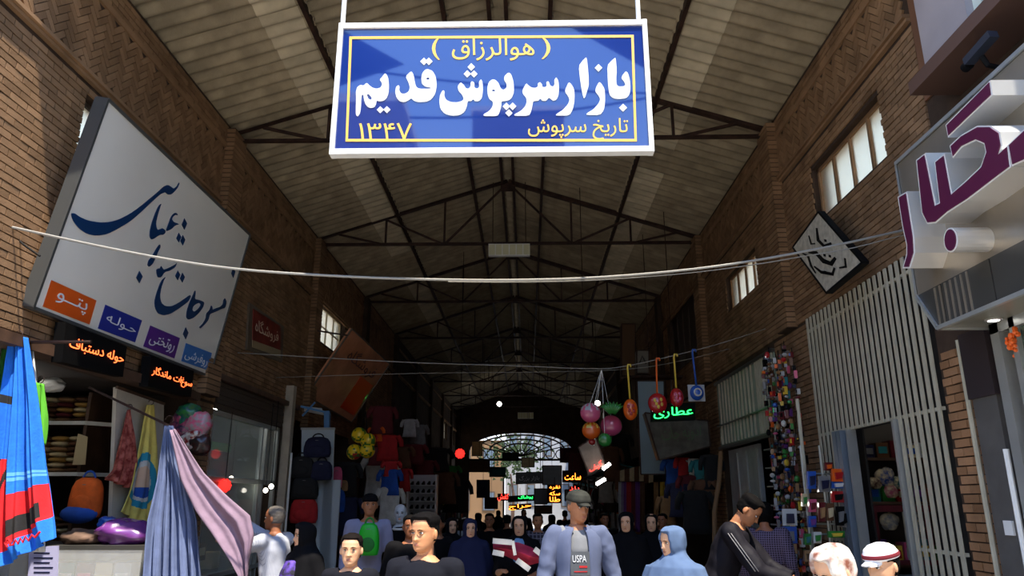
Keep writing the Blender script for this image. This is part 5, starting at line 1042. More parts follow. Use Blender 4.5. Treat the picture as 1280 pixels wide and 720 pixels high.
lettering('کیف', [W(p[0], p[1], Y=13.98) for p in ((738, 592), (754, 583), (751, 575), (736, 584))], MATS['neon_red'], t, name='neon_lettering')
for a, c in (((754, 586), (762, 580)), ((746, 605), (756, 599))): tag(MB().tube([W(*a, Y=13.5), W(*c, Y=13.6)], .03, 8).build('tube_lamp', mat('tube_glow', (1, 1, 1))), 'short glowing white tube lamp %s the tilted sign' % ('right of' if a[0] == 754 else 'below'), 'lamp')
for o in (bpy.data.objects['tube_lamp'], bpy.data.objects['tube_lamp.001']): pass
b = thing('strip_awning', 'dim striped cloth awning over the right stalls beyond the neon', 'awning', W(770, 600, Y=19))
for i in range(8):
    x = 769 + i * 6; f = lambda px, py: W(px, py, Y=19); MB().prism([[f(x, 612 - i * 1.2), f(x + 5.6, 611 - i * 1.2), f(x + 5.6, 588 - i * 1.4), f(x, 590 - i * 1.4)]], (0, .02, 0)).build('stripe', cm('cream' if i % 2 else 'brown'), b)
for i, (px, c) in enumerate(((780, 'purple'), (786, 'red'), (792, 'maroon'), (797, 'purple'), (803, 'brown'), (820, 'tan'), (828, 'yellow'), (776, 'silver'))):
    t = thing('hanging_fabric', '%s fabric length hanging in the right stalls, %s' % (c, ('second from left', 'bright third one', 'right of the red', 'fourth along', 'by the dark women', 'behind the dark women', 'rightmost yellowish one', 'leftmost pale one')[i]), 'cloth', W(px, 603, Y=18), 'fabric lengths at the right stalls'); f = lambda x, y: W(x, y, Y=18)
    drape('cloth', [f(px - 3, y) for y in (602, 640, 665)], [f(px + 3, y) for y in (602, 640, 665)], (0, -1, 0), [mat('silk_' + c, PAL[c], .5, var=.1)], t, nx=12, ny=8, folds=2, amp=.02); MB().tube([f(px - 3, 602), f(px + 3, 602)], .01, 5).build('rod', m_steel, t)
# hanging garments on the right
GR = [(845, 590, 15, 'blue', .45, .5), (856, 587, 14.5, 'red', .35, .45), (867, 590, 14.5, 'white', .3, .5), (878, 592, 14, 'teal', .35, .5), (890, 590, 13.5, 'black', .35, .6), (862, 612, 14, 'maroon', .4, .5), (880, 618, 13.5, 'brown', .4, .5), (850, 625, 14, 'navy', .4, .6), (720, 580, 28, 'maroon', .7, .8), (765, 580, 20, 'brown', .5, .9), (757, 612, 24, 'white', .5, .8), (775, 560, 22, 'black', .6, .8), (835, 640, 15, 'tan', .4, .6), (870, 640, 13, 'black', .5, .7)]
pl = ['under the left of the light box', 'under the light box, brightest', 'pale one under the light box', 'right of the pale one', 'beside the wooden pole', 'in the second row under the light box', 'in the second row by the pole', 'in the second row at the left', 'far down the right side', 'between the balloons and the awning', 'among the far right stalls', 'high in the dark below the pillar box', 'low behind the dark women', 'behind the man in the dark jacket']
for i, (px, py, Y, c, w, h) in enumerate(GR): q = W(px, py, Y=Y); q.z += h / 2; garment('hanging_garment', '%s garment hanging %s' % (c, pl[i]), q, w, h, c, grp='clothes hung along the right stalls', facing=.4 * sin(i * 1.7))
# dim clutter of stalls deeper in: stall frames with stacked boxes
rs = random.Random(21); nn = 0
for k in range(3, 8):
    for s in (-1, 1):
        X = (XL if s < 0 else XR) - s * .5; y = bays[k] + .8; t = thing('market_stall', 'dim market stall against the %s side, %s bay from the camera' % ('left' if s < 0 else 'right', order[k]), 'stall', (X, y + 1.4, 0), 'stalls deeper in the hall')
        MB().box((X - .55, y, .8), (X + .55, y + 2.8, .86)).build('tabletop', m_wood, t)
        for a in (-.5, .5):
            for c in (0, 2.75): MB().box((X + a - .03, y + c, 0), (X + a + .03, y + c + .05, 2.6)).build('post', m_steel, t)
        MB().prism([[(X - .7, y - .1, 2.5 + .15 * s), (X + .7, y - .1, 2.5 - .15 * s), (X + .7, y + 2.9, 2.5 - .15 * s), (X - .7, y + 2.9, 2.5 + .15 * s)]], (0, 0, .03)).build('canopy', cm(rs.choice(('brown', 'maroon', 'grey', 'teal'))), t)
        for i in range(10):
            c = rs.choice(bright); h = rs.uniform(.15, .5); MB().box((X - .4 + .3 * (i % 3), y + .15 + .26 * i, .86), (X - .15 + .3 * (i % 3), y + .35 + .26 * i, .86 + h)).build('stock', cm(c), t)
        for i in range(7): c = rs.choice(bright); q = y + .2 + .38 * i; MB().ell((X - s * .45, q, 2.1 - rs.uniform(0, .3)), (.12, .1, rs.uniform(.18, .35)), 8, 6).build('hanging_stock', cm(c), t)
# ------------------------------------------------------------ beyond the far arch
def building(x0, x1, y, h, col, nm, lab, cols, rows, d=8):
    t = thing('building', lab, 'building', ((x0 + x1) / 2, y, 0)); MB().box((x0, y, 0), (x1, y + d, h)).build('walls', mat(nm, col, .8, var=.06, scale=.6), t); MB().box((x0 - .1, y - .1, h), (x1 + .1, y + d, h + .25)).build('parapet', m_white, t)
    for r in range(rows):
        for c in range(cols):
            a = x0 + (x1 - x0) * (c + .25) / cols; e = x0 + (x1 - x0) * (c + .75) / cols; z = h * (r + .35) / rows; w = MB().box((a, y - .06, z), (e, y, z + h / rows * .45)).build('window', m_winf, t); MB().box((a + .08, y - .07, z + .08), (e - .08, y - .06, z + h / rows * .45 - .08)).build('pane', mat('far_glass', srgb(92, 104, 116), .1), w)
building(-1.6, 3.4, 56, 7.2, srgb(138, 140, 144), 'pale_render', 'white plastered building straight beyond the far arch', 4, 2); building(-7, -1.8, 53, 5.8, srgb(116, 88, 58), 'ochre_render', 'ochre brick building beyond the arch at the left', 3, 2); building(3.6, 10, 54, 7.5, srgb(92, 76, 60), 'tan_render', 'tan building beyond the arch at the right', 4, 2)
q = W(640, 570, Y=50); t = thing('street_tree', 'small dark leafed tree before the white building beyond the arch', 'tree', (q.x, 50, 0)); MB().tube([(q.x, 50, 0), (q.x + .1, 50, 2), (q.x - .1, 50, 3.4)], [.14, .1, .05], 8).build('trunk', m_wood, t)
b = MB(); rn = random.Random(4)
for i in range(420): a = rn.gauss(0, .8); c = rn.gauss(0, .6); z = 4.4 + rn.gauss(0, .7); b.prism([[(q.x + a, 50 + c, z), (q.x + a + .22, 50 + c + .05, z + .06), (q.x + a + .05, 50 + c, z + .2)]], (0, .01, 0))
b.build('foliage', mat('leaf_green', srgb(46, 66, 34), .6), t, kind='stuff')
# more boards and banners hanging across the far half of the hall
for i, (x0, y0, x1, y1, Y, c, nm) in enumerate(((586, 575, 612, 590, 33, 'brown', 'brown board high on the left'), (596, 600, 612, 622, 30, 'navy', 'navy banner'), (628, 566, 648, 576, 38, 'black', 'black board under the arch, left of centre'), (700, 560, 722, 578, 34, 'maroon', 'maroon board under the arch at the right'), (612, 584, 632, 596, 36, 'teal', 'dark teal board'), (652, 572, 668, 584, 40, 'cream', 'cream board nearest the far arch'), (590, 552, 603, 570, 42, 'tan', 'tan banner beside the arch'), (706, 612, 716, 626, 26, 'grey', 'grey banner behind the cap man'), (606, 622, 622, 636, 31, 'black', 'low black board'), (668, 632, 690, 642, 29, 'brown', 'low brown board'))):
    panel('hanging_board', nm + ' hanging deep in the hall', ((x0, y1), (x1, y1), (x1, y0), (x0, y0)), Y, cm(c))
# ------------------------------------------------------------ the street behind the camera (seen only in glossy signs)
building(-16, -3.2, -14, 11.5, srgb(132, 118, 100), 'street_render', 'tan street building behind the camera, left', 5, 3); building(6.2, 16, -14, 12.5, srgb(120, 104, 92), 'street_render_two', 'brown street building behind the camera, right', 4, 3)
building(-3.0, 6.0, -24, 8, srgb(140, 130, 118), 'street_render_three', 'low pale building behind the camera across the square', 5, 2)
for nm, pts in (('left', [(-9, -6.5, 16.5), (-8, -7.5, 11.8), (-3.3, -7, 13.2)]), ('right', [(.4, -7, 14.9), (6, -6.5, 16.5), (5, -7.5, 12.2)])):
    t = MB().prism([[Vector(p) for p in pts]], (0, .02, 0)).build('reflected_triangle', cm('navy')); tag(t, 'unseen dark triangle added behind the camera for the blue sign to mirror, ' + nm, 'awning')  # added out of view to give the blue sign its dark corner reflections
building(-2.6, 1.9, -26, 20.3, srgb(96, 88, 80), 'added_tower_render', 'unseen tall block added far behind the camera for the blue sign to mirror', 2, 6, 4)  # added block, sized for the dark reflection low on the blue sign
for i, (z0, z1) in enumerate(((13.6, 12.4), (12.0, 13.2), (11.2, 10.8))): cable('street_cable', '%s slack cable over the street behind the camera' % ('upper', 'middle', 'lower')[i], sag((-7, -7, z0), (7, -7.2, z1), .5 + .4 * i), .035, m_black)
# ------------------------------------------------------------ people
def lerp1(tab, z):
    if z <= tab[0][0]: return tab[0][1:]
    for a, b in zip(tab, tab[1:]):
        if z <= b[0]:
            t = (z - a[0]) / (b[0] - a[0]); t = t * t * (3 - 2 * t) * .35 + t * .65; return tuple(p + (q - p) * t for p, q in zip(a[1:], b[1:]))
    return tab[-1][1:]
HEADT = [(-.118, -.048, -.012, .016), (-.110, -.076, .004, .032), (-.095, -.085, .034, .047), (-.075, -.088, .058, .057), (-.055, -.087, .078, .064), (-.03, -.086, .095, .070), (0, -.086, .104, .074), (.02, -.090, .107, .076), (.05, -.088, .102, .075), (.08, -.074, .085, .066), (.102, -.045, .058, .046), (.113, -.012, .03, .02), (.116, .002, .014, .008)]
def gs(x, c, s): return exp(-((x - c) / s) ** 2)
def face_bump(x, z):
    ax = abs(x); b = .004 * gs(z, .020, .009) * gs(ax, .03, .028) - .012 * gs(ax, .031, .014) * gs(z, .000, .011) + .004 * gs(ax, .042, .02) * gs(z, -.028, .018)
    if z < .012 and z > -.052:
        t = (.012 - z) / .052; h = .006 + .022 * t if z > -.040 else .028 * (1 - ((-.040 - z) / .012)) ; b += h * gs(x, 0, .0085 + .004 * t)
    b += .011 * gs(ax, .0125, .007) * gs(z, -.038, .008) + .0065 * gs(x, 0, .020) * (gs(z, -.0635, .0048) + 1.1 * gs(z, -.0745, .0052)) - .003 * gs(z, -.0685, .0022) * gs(x, 0, .018) + .006 * gs(z, -.098, .013) * gs(x, 0, .018) - .004 * gs(z, -.084, .006) * gs(x, 0, .02)
    return b
def head_grid(na, nz, off=None, sc=1.0):
    """closed head surface; off(a, x, y, z) pushes it outwards"""
    b = MB(); rings = []
    for j in range(nz + 1):
        z = -.118 + .234 * (j / nz); z = max(-.118, min(.116, z)); yf, yb, w = lerp1(HEADT, z); yc = (yf + yb) / 2; d = (yb - yf) / 2; ring = []
        for i in range(na):
            a = 2 * pi * i / na; sx, cy = sin(a), -cos(a); e = .9
            x = w * (abs(sx) ** e) * (1 if sx > 0 else -1); y = yc + d * (abs(cy) ** e) * (1 if cy > 0 else -1)
            if cy < 0: y -= face_bump(x, z) * min(1, -cy * 1.6)
            o = off(a, x, y, z) if off else 0
            if o:
                n = Vector((sx / max(w, .03), cy / max(d, .04), (z - (-.01)) / .02 * .25 / .11)).normalized(); q = Vector((x, y, z)) + n * o
            else: q = Vector((x, y, z))
            ring.append(q * sc)
        rings.append(ring)
    b.loft(rings); return b
def smooth01(x): x = max(0, min(1, x)); return x * x * (3 - 2 * x)
def hair_off(style):
    def f(a, x, y, z):
        front = -cos(a)        # -1 at the face, +1 at the back
        if style == 'short': line = .080 - .05 * smooth01((front + .75) / .35) - .085 * smooth01((front + .12) / .22) ; th = .004 + .020 * smooth01((z - .035) / .04)
        elif style == 'crop': line = .074 - .05 * smooth01((front + .75) / .35) - .085 * smooth01((front + .12) / .22); th = .005 + .008 * smooth01((z - .03) / .04)
        elif style == 'thin': line = .085 - .06 * smooth01((front + .6) / .4) - .08 * smooth01((front + .2) / .3); th = .007
        elif style == 'long': line = .07 - .06 * smooth01((front + .75) / .3) - .2 * smooth01((front + .45) / .2); th = .022
        k = smooth01((z - line) / .010 + .5)
        return (th + .004 * noise.noise(Vector((x, y, z)) * 45)) * k - .015 * (1 - k)
    return f
def hood_off(th=.016, op=.052, top=.072, bot=-.105):
    def f(a, x, y, z):
        front = cos(a); inside = smooth01((op - abs(x)) / .012 + .5) * (1 if front > 0 else 0) * smooth01((top - z) / .014 + .5) * smooth01((z - bot) / .012 + .5)
        inside *= smooth01(1.35 - ((x / (op * 1.25)) ** 2 + ((z + .015) / .10) ** 2) + .3)
        return (th + .006 * noise.noise(Vector((x, y, z)) * 18)) * (1 - inside) - .016 * inside
    return f
def remeshed(mb, vox, it=2, M=None, fold=0, fs=6, seed=0, fz=1.0):
    me = bpy.data.meshes.new('r'); me.from_pydata(mb.v, [], mb.f); o = bpy.data.objects.new('r', me)
    r = o.modifiers.new('r', 'REMESH'); r.mode = 'VOXEL'; r.voxel_size = vox; r.use_smooth_shade = True
    if it: s = o.modifiers.new('s', 'SMOOTH'); s.iterations = it; s.factor = .5
    out = baked(o); bpy.data.objects.remove(o); bpy.data.meshes.remove(me)
    if fold:
        n_ = len(out.vertices); co = [0.] * (3 * n_); no = [0.] * (3 * n_); out.vertices.foreach_get('co', co); out.vertices.foreach_get('normal', no)
        for i in range(n_):
            x, y, z = co[3 * i:3 * i + 3]; q = Vector((x * fs, y * fs, z * fs * fz + seed)); n = (noise.noise(q) + .5 * noise.noise(q * 2.3) - .6 * abs(noise.noise(q * 1.4 + Vector((9, 0, 0))))) * fold
            co[3 * i] = x + no[3 * i] * n; co[3 * i + 1] = y + no[3 * i + 1] * n; co[3 * i + 2] = z + no[3 * i + 2] * n
        out.vertices.foreach_set('co', co); out.update()
    if M: out.transform(M)
    return out
def skinm(name, col): return mat('skin_' + name, col, .5, var=.05, scale=20, spec=.35)
SK = dict(a=skinm('warm', srgb(196, 138, 98)), b=skinm('olive', srgb(178, 120, 84)), c=skinm('pale', srgb(214, 164, 128)), d=skinm('deep', srgb(150, 96, 66)))
LIP = mat('lip', srgb(170, 106, 84), .5); EYEW = mat('eye_white', srgb(220, 214, 206), .25); IRIS = mat('iris_dark', srgb(36, 22, 16), .15); HAIRK = mat('hair_black', srgb(13, 11, 11), .8, spec=.08, bump=.15, bscale=120); HAIRG = mat('hair_grey', srgb(96, 90, 84), .6, bump=.2, bscale=90)
TORSO = [(.84, .160, .112), (.95, .168, .118), (1.08, .145, .100), (1.20, .152, .108), (1.32, .172, .116), (1.40, .165, .102), (1.455, .105, .078), (1.49, .062, .062)]
class Fig:
    def __init__(s, lab, pos, rz, H, skin='a', lean=0, hyaw=0, hpitch=0, htilt=0, vox=.006, arms=None, group=None, child=0, female=0, nm='person', lean_side=0, hands=True, legs=True):
        s.k = H / 1.75; s.t = localthing(nm, lab, 'person', (pos[0], pos[1], 0), radians(rz), group); s.vox = vox; s.skin = SK[skin]; s.sd = random.Random(lab).random() * 50
        s.U = Matrix.Translation((0, 0, .95)) @ Matrix.Rotation(radians(lean), 4, 'X') @ Matrix.Rotation(radians(lean_side), 4, 'Y') @ Matrix.Translation((0, 0, -.95)) 
        s.sh = .165 if female else .185; s.hs = 1.0 + .12 * child
        s.HM = s.U @ Matrix.Translation((0, -.012, 1.54)) @ Matrix.Rotation(radians(hyaw), 4, 'Z') @ Matrix.Rotation(radians(hpitch), 4, 'X') @ Matrix.Rotation(radians(htilt), 4, 'Y') @ Matrix.Translation((0, -.004, .093)) @ Matrix.Scale(s.hs, 4)
        s.S = Matrix.Scale(s.k, 4)
        df = {-1: ((-.25, .02, 1.13), (-.26, -.08, .88)), 1: ((.25, .02, 1.13), (.26, -.08, .88))}
        if arms: df.update(arms)
        s.arms = {q: [s.U @ Vector((q * s.sh, 0, 1.415)), Vector(df[q][0]), Vector(df[q][1])] for q in (-1, 1)}; s.female = female
        b = MB(); V = lambda *p: s.U @ Vector(p)
        for z0, z1 in ((0, len(TORSO)),):
            b.loft([[V(rx * (.9 if female and z > 1.0 else 1) * cos(a), ry * sin(a), z) for a in [2 * pi * i / 20 for i in range(20)]] for z, rx, ry in TORSO])
        neck = s.HM @ Vector((0, .012, -.06)); b.tube([V(0, .005, 1.44), V(0, .004, 1.50), neck], [.062, .054, .052], 14)
        for q in (-1, 1):
            S_, E_, W_ = s.arms[q]; b.ell(S_, .056, 12, 8); b.tube([S_, S_.lerp(E_, .4), E_], [.052, .047, .037], 12); b.ell(E_, .037, 10, 8); b.tube([E_, E_.lerp(W_, .35), W_], [.037, .038, .026], 12)
            if hands: s.hand(b, q)
            else: b.ell(W_, .035)
            if legs: hp = Vector((q * .09, 0, .88)); kn = Vector((q * .1, -.02, .48)); an = Vector((q * .11, .02, .09)); b.tube([hp, hp.lerp(kn, .5), kn], [.088, .075, .055], 12); b.ell(kn, .054, 10, 8); b.tube([kn, kn.lerp(an, .35), an], [.054, .055, .036], 12); b.tube([an, an + Vector((q * .01, -.09, -.045)), an + Vector((q * .02, -.16, -.065))], [.04, .036, .024], 10)
        hb = head_grid(56, 60); k = len(b.v); b.v += [tuple(s.HM @ Vector(p)) for p in hb.v]; b.f += [tuple(i + k for i in f) for f in hb.f]; b.m += hb.m
        for q in (-1, 1): b.ell(s.HM @ Vector((q * .079, .012, -.012)), (.011, .019, .031), 10, 8, M=(s.HM.to_3x3().normalized() @ Matrix.Rotation(q * .35, 3, 'Z')))
        me = remeshed(b, vox, 1, None); inv = s.HM.inverted(); me.materials.append(s.skin); me.materials.append(LIP)
        mi = []
        for f in me.polygons:
            c = inv @ f.center; mi.append(1 if c.y < -.085 and abs(c.x) < .019 * (1 - ((c.z + .069) / .011) ** 2) and abs(c.z + .069) < .0085 else 0)
        me.polygons.foreach_set('material_index', mi); me.transform(s.S); s.body = s.put('body', me)
        s.eyes()
    def put(s, name, me, m=None, label=None, parent=None):
        if m: 
            for x in (m if isinstance(m, (list, tuple)) else [m]): me.materials.append(x)
        me.name = name; o = bpy.data.objects.new(name, me); COL.objects.link(o); o.parent = parent or s.t
        if label: o['label'] = label
        return o
    def mesh(s, b, name, m, M=None, smooth=True, label=None):
        me = bpy.data.meshes.new(name); me.from_pydata(b.v, [], b.f); me.polygons.foreach_set('material_index', b.m); me.polygons.foreach_set('use_smooth', [smooth] * len(b.f)); me.transform(s.S @ (M or Matrix())); return s.put(name, me, m, label)
    def hand(s, b, q):
        S_, E_, W_ = s.arms[q]; d = (W_ - E_).normalized(); side = d.cross(Vector((0, 0, 1)) if abs(d.z) < .8 else Vector((0, 1, 0))).normalized(); n = side.cross(d).normalized()
        if abs(d.z) > .8: side, n = n, side
        c = W_ + d * .045; M = Matrix((side, d, n)).transposed(); b.ell(c, (.038, .052, .017), 12, 8, M=M)
        for i, L in enumerate((.068, .078, .072, .056)):
            o = c + side * (-.027 + .018 * i) + d * .035; b.tube([o, o + d * L * .45, o + d * L * .8 - n * L * .3, o + d * L * .95 - n * L * .6], [.0098, .0092, .0085, .007], 8)
        o = W_ + d * .02 + side * (-.028); b.tube([o, o + d * .03 - side * .022 - n * .006, o + d * .06 - side * .026 - n * .018], [.013, .011, .009], 8)
    def eyes(s):
        for q in (-1, 1):
            b = MB().ell((q * .031, -.0765, .001), (.0125, .0095, .0062), 14, 10); o = s.mesh(b, 'eye', EYEW, s.HM)
            s.put('iris', (lambda m_: (m_.transform(s.S @ s.HM), m_)[1])(s.raw(MB().ell((q * .031, -.0835, .001), (.0058, .0035, .0056), 12, 8))), IRIS, parent=o)
            br = MB().tube([(q * .014, -.0985, .017), (q * .030, -.0985, .0215), (q * .047, -.088, .017)], [.0022, .0034, .0018], 8, flat=1); s.mesh(br, 'eyebrow', HAIRK, s.HM)
            s.mesh(MB().tube([(q * .0195, -.0855, .0035), (q * .031, -.0885, .0075), (q * .0435, -.082, .0035)], .0014, 6), 'upper_lash', HAIRK, s.HM)
    def raw(s, b): me = bpy.data.meshes.new('x'); me.from_pydata(b.v, [], b.f); return me
    def hair(s, style, m=HAIRK): return s.mesh(head_grid(64, 60, hair_off(style)), 'hair', m, s.HM)
    def top(s, m, name='shirt', sleeve=.45, inf=.014, z0=.80, z1=1.478, fold=.012, vox=.011, neckr=0, label=None, wide=1):
        b = MB(); V = lambda *p: s.U @ Vector(p); T = [(z, rx + inf, ry + inf) for z, rx, ry in TORSO if z <= 1.46]
        if z0 < .84: T = [(z0, .172 * wide + inf, .12 + inf)] + T
        b.loft([[V(rx * (.92 if s.female and z > 1.1 else 1) * cos(a), ry * sin(a), z) for a in [2 * pi * i / 20 for i in range(20)]] for z, rx, ry in T]); b.tube([V(0, .005, 1.43), V(0, .004, z1)], [.10, .066], 14)
        for q in (-1, 1):
            S_, E_, W_ = s.arms[q]; b.ell(S_, .056 + inf, 12, 8); L = Vector(S_); e1 = S_.lerp(E_, min(1, sleeve * 2 + .1)) if sleeve < .5 else E_
            b.tube([V(q * .10, 0, 1.42), S_], [.07, .062 + inf * .6], 12)
            b.tube([S_, e1], [.056 + inf, .046 + inf + (.008 if sleeve < .5 else 0)], 12)
            if sleeve >= .5: b.ell(E_, .04 + inf, 10, 8); b.tube([E_, E_.lerp(W_, .97)], [.040 + inf, .030 + inf], 12)
        me = remeshed(b, vox, 3, None, fold, 5.5, s.sd, .7); me.transform(s.S); return s.put(name, me, m, label)
    def trousers(s, m):
        b = MB(); b.loft([[(rx * cos(a), ry * sin(a), z) for a in [2 * pi * i / 18 for i in range(18)]] for z, rx, ry in ((.80, .165, .12), (.92, .18, .13), (1.0, .165, .118))])
        for q in (-1, 1): b.tube([(q * .09, 0, .86), (q * .1, -.015, .48), (q * .11, .02, .05)], [.102, .08, .068], 14)
        me = remeshed(b, .016, 2, None, .014, 5, s.sd); me.transform(s.S); s.put('trousers', me, m)
        for q in (-1, 1):
            b = MB().loft([[Vector((q * .115 + w * cos(a), y + 0 * a, .005 + h * (.5 + .5 * sin(a)))) for a in [2 * pi * i / 12 for i in range(12)]] for y, w, h in ((.075, .02, .05), (.06, .04, .09), (0, .045, .1), (-.1, .048, .07), (-.18, .045, .05), (-.205, .025, .03))]); s.mesh(b, 'shoe', cm('black', 'plastic'))
    def chador(s, m, face_m=None, front=None, vox=.014, name='chador', width=1.0, op=.052):
        b = MB(); hb = head_grid(56, 56, hood_off(.02, op)); b.v += [tuple(s.HM @ Vector(p)) for p in hb.v]; b.f += hb.f; b.m += hb.m
        nk = s.HM @ Vector((0, .045, -.07)); C = s.U @ Vector((0, .01, 1.40)); P = []
        for (cx, cy, z, rx, ry) in ((nk.x, nk.y, nk.z + .03, .075, .07), (nk.x, nk.y - .01, nk.z - .03, .095, .09), ((nk.x + C.x) / 2, (nk.y + C.y) / 2, C.z + .09, .15, .12), (C.x, C.y, C.z + .02, .235 * width, .15), (C.x, C.y * .9 - .01, C.z - .12, .265 * width, .19), (C.x * .7, C.y * .6 - .03, 1.1, .28 * width, .23), (0, 0, .7, .29 * width, .25), (0, 0, .3, .31 * width, .27), (0, 0, .02, .34 * width, .30)):
            P.append([(cx + rx * cos(a) * (1 + .03 * sin(7 * a + z * 2)), cy + ry * sin(a) * (1 + .04 * sin(6 * a)), z) for a in [2 * pi * i / 28 for i in range(28)]])
        b.loft(P)
        for q in (-1, 1):
            S_, E_, W_ = s.arms[q]; b.ell(S_, .082, 12, 8); b.tube([S_, S_.lerp(E_, .5), E_], [.082, .078, .068], 12); b.ell(E_, .068, 10, 8)
            if abs(W_.y) < .2: b.tube([E_, W_ - (E_ - W_) * .4], [.068, .06], 12)
        me = remeshed(b, vox, 2, None, .018, 4, s.sd, .35); me.transform(s.S); return s.put(name, me, m)
    def hijab(s, m, vox=.009, name='headscarf', size=1.0):
        b = MB(); hb = head_grid(56, 56, hood_off(.022 * size, .050)); b.v += [tuple(s.HM @ Vector(p)) for p in hb.v]; b.f += hb.f; b.m += hb.m
        nk = s.HM @ Vector((0, .03, -.08)); C = s.U @ Vector((0, 0, 1.40)); P = []
        for (cx, cy, z, rx, ry) in ((nk.x, nk.y, nk.z + .03, .07, .07), (nk.x, nk.y - .015, nk.z - .02, .095, .095), ((nk.x + C.x) / 2, (nk.y + C.y) / 2 - .01, C.z + .10, .14, .125), (C.x, C.y - .01, C.z + .04, .215 * size, .155), (C.x, C.y - .01, C.z - .05, .245 * size, .18), (C.x, C.y - .02, C.z - .16, .235 * size, .185)):
            P.append([(cx + rx * cos(a), cy + ry * sin(a), z) for a in [2 * pi * i / 28 for i in range(28)]])
        b.loft(P); me = remeshed(b, vox, 2, None, .017, 7, s.sd, .5); me.transform(s.S); return s.put(name, me, m)
def at_px(px, py_top, Y, sc=1.0):
    """floor position and stature of somebody whose crown shows at this pixel at distance Y"""
    q = W(px, py_top, Y=Y); return (q.x, q.y), q.z
clothm = lambda nm, c, v=.08, **k: mat('garment_' + nm, c, .9, spec=.12, var=v, scale=7, **k)
DK = clothm('black', srgb(13, 13, 16), .2); NV = clothm('charcoal', srgb(24, 25, 32), .15)
# 1 young man
p, h = at_px(533, 639, 4.75); F = Fig('young man with faded black hair and a plain charcoal tee, front centre left', p, -6, h - .012, 'a', hyaw=-22, hpitch=2, vox=.0048); F.hair('short'); F.top(NV, 't_shirt', .3); F.trousers(DK)
# 2 boy
p, h = at_px(441, 667, 5.7); F = Fig('younger boy with short dark hair and protruding ears, left of the young man', p, -4, h - .01, 'c', hyaw=6, child=1, vox=.005); F.hair('crop', mat('hair_dark_brown', srgb(22, 17, 15), .8, spec=.08, bump=.15, bscale=120)); F.top(NV, 't_shirt', .3); F.trousers(DK)
# 3 man with cap
p, h = at_px(716, 611, 6.3); F = Fig('man in a dark olive cap and open pale blue shirt over a grey printed tee', (p[0] + .03, p[1]), 4, h - .01, 'b', hyaw=24, hpitch=10, vox=.005, arms={-1: ((-.26, -.02, 1.14), (-.31, -.09, .92)), 1: ((.27, .02, 1.14), (.33, -.05, .92))})
F.hair('thin', HAIRG)
def cap_off(a, x, y, z): k = smooth01((z - .032) / .008 + .5); return .016 * k - .012 * (1 - k)
F.mesh(head_grid(56, 50, cap_off), 'cap', mat('cap_olive', srgb(34, 36, 30), .85, var=.3, scale=20), F.HM)
b = MB(); vs = []; rows = []
for j in range(5): rows.append([Vector(((.074 - .006 * j) * sin(a), -.078 * cos(a) - .018 * j * cos(a) - .01, .040 - .004 * j - .016 * sin(a) ** 2)) for a in [(-1.15 + 2.3 * i / 14) for i in range(15)]])
b.loft([[p_ + Vector((0, 0, .003)) for p_ in r] + [p_ - Vector((0, 0, .003)) for p_ in reversed(r)] for r in rows]); F.mesh(b, 'cap_brim', MATS['cap_olive'], F.HM)
F.top(clothm('grey_tee', srgb(122, 125, 130)), 't_shirt', .02, inf=.004, fold=.003); F.trousers(NV)
def overshirt(F, m, gap0=.34, gap1=.55, inf=.028):
    b = MB(); n = 40; rows = []
    T = [(.70, .185, .135), (.84, .175, .125)] + TORSO[1:6] + [(1.44, .135, .09), (1.462, .085, .078)]
    for (z, rx, ry) in T:
        g = gap1 + (gap0 - gap1) * smooth01((z - .7) / .75); row = []
        for i in range(n + 1):
            a = -pi / 2 + g + (2 * pi - 2 * g) * i / n; r = inf + .010 * noise.noise(Vector((a * 2, z * 5, 3))); row.append(F.U @ Vector(((rx + r) * cos(a), (ry + r) * sin(a), z)))
        rows.append(row)
    inner = [[p_ + (F.U @ Vector((0, 0, p_.z)) - p_).normalized() * .008 for p_ in r] for r in rows]
    b.loft([r + q[::-1] for r, q in zip(rows, inner)])
    # collar
    col = []
    for z, r in ((1.452, .078), (1.49, .082), (1.475, .105), (1.445, .118)): col.append([F.U @ Vector((r * cos(a), .005 + r * sin(a), z - .02 * max(0, -sin(a)))) for a in [-pi / 2 + .45 + (2 * pi - .9) * i / 24 for i in range(25)]])
    b.loft(col, cap=False, closed=False)
    F.mesh(b, 'overshirt', m)
    b = MB()
    for q in (-1, 1):
        S_, E_, W_ = F.arms[q]; b.ell(S_, .076, 14, 10); b.tube([F.U @ Vector((q * .10, 0, 1.405)), S_], [.072, .076], 14); b.tube([S_, E_], [.076, .066], 14); b.ell(E_, .066, 12, 8); b.tube([E_, E_.lerp(W_, .95)], [.064, .050], 14)
    me = remeshed(b, .011, 2, None, .016, 7, F.sd); me.transform(F.S); F.put('sleeves', me, m)
overshirt(F, clothm('pale_blue', srgb(92, 101, 128), .06))
def chest_text(F, s, z, x0, x1, h, m, lab, ry=.142):
    q = [F.S @ (F.U @ Vector(v)) for v in ((x0, -ry, z), (x1, -ry, z), (x1, -ry, z + h), (x0, -ry, z + h))]; return lettering(s, q, m, F.t, depth=.004, bold=.03, name='shirt_print', label=lab, lift=0)
b = MB(); b.box((-.075, -.131, 1.13), (.07, -.118, 1.30)); F.mesh(b, 'shirt_panel', clothm('grey_panel', srgb(84, 88, 94)), F.U, False)
chest_text(F, 'USPA', 1.225, -.06, .045, .05, m_let, 'white letters', .132); F.mesh(MB().box((-.01, -.134, 1.185), (.05, -.131, 1.20)).box((-.05, -.134, 1.155), (.05, -.131, 1.162)), 'print_lines', cm('red'), F.U, False)
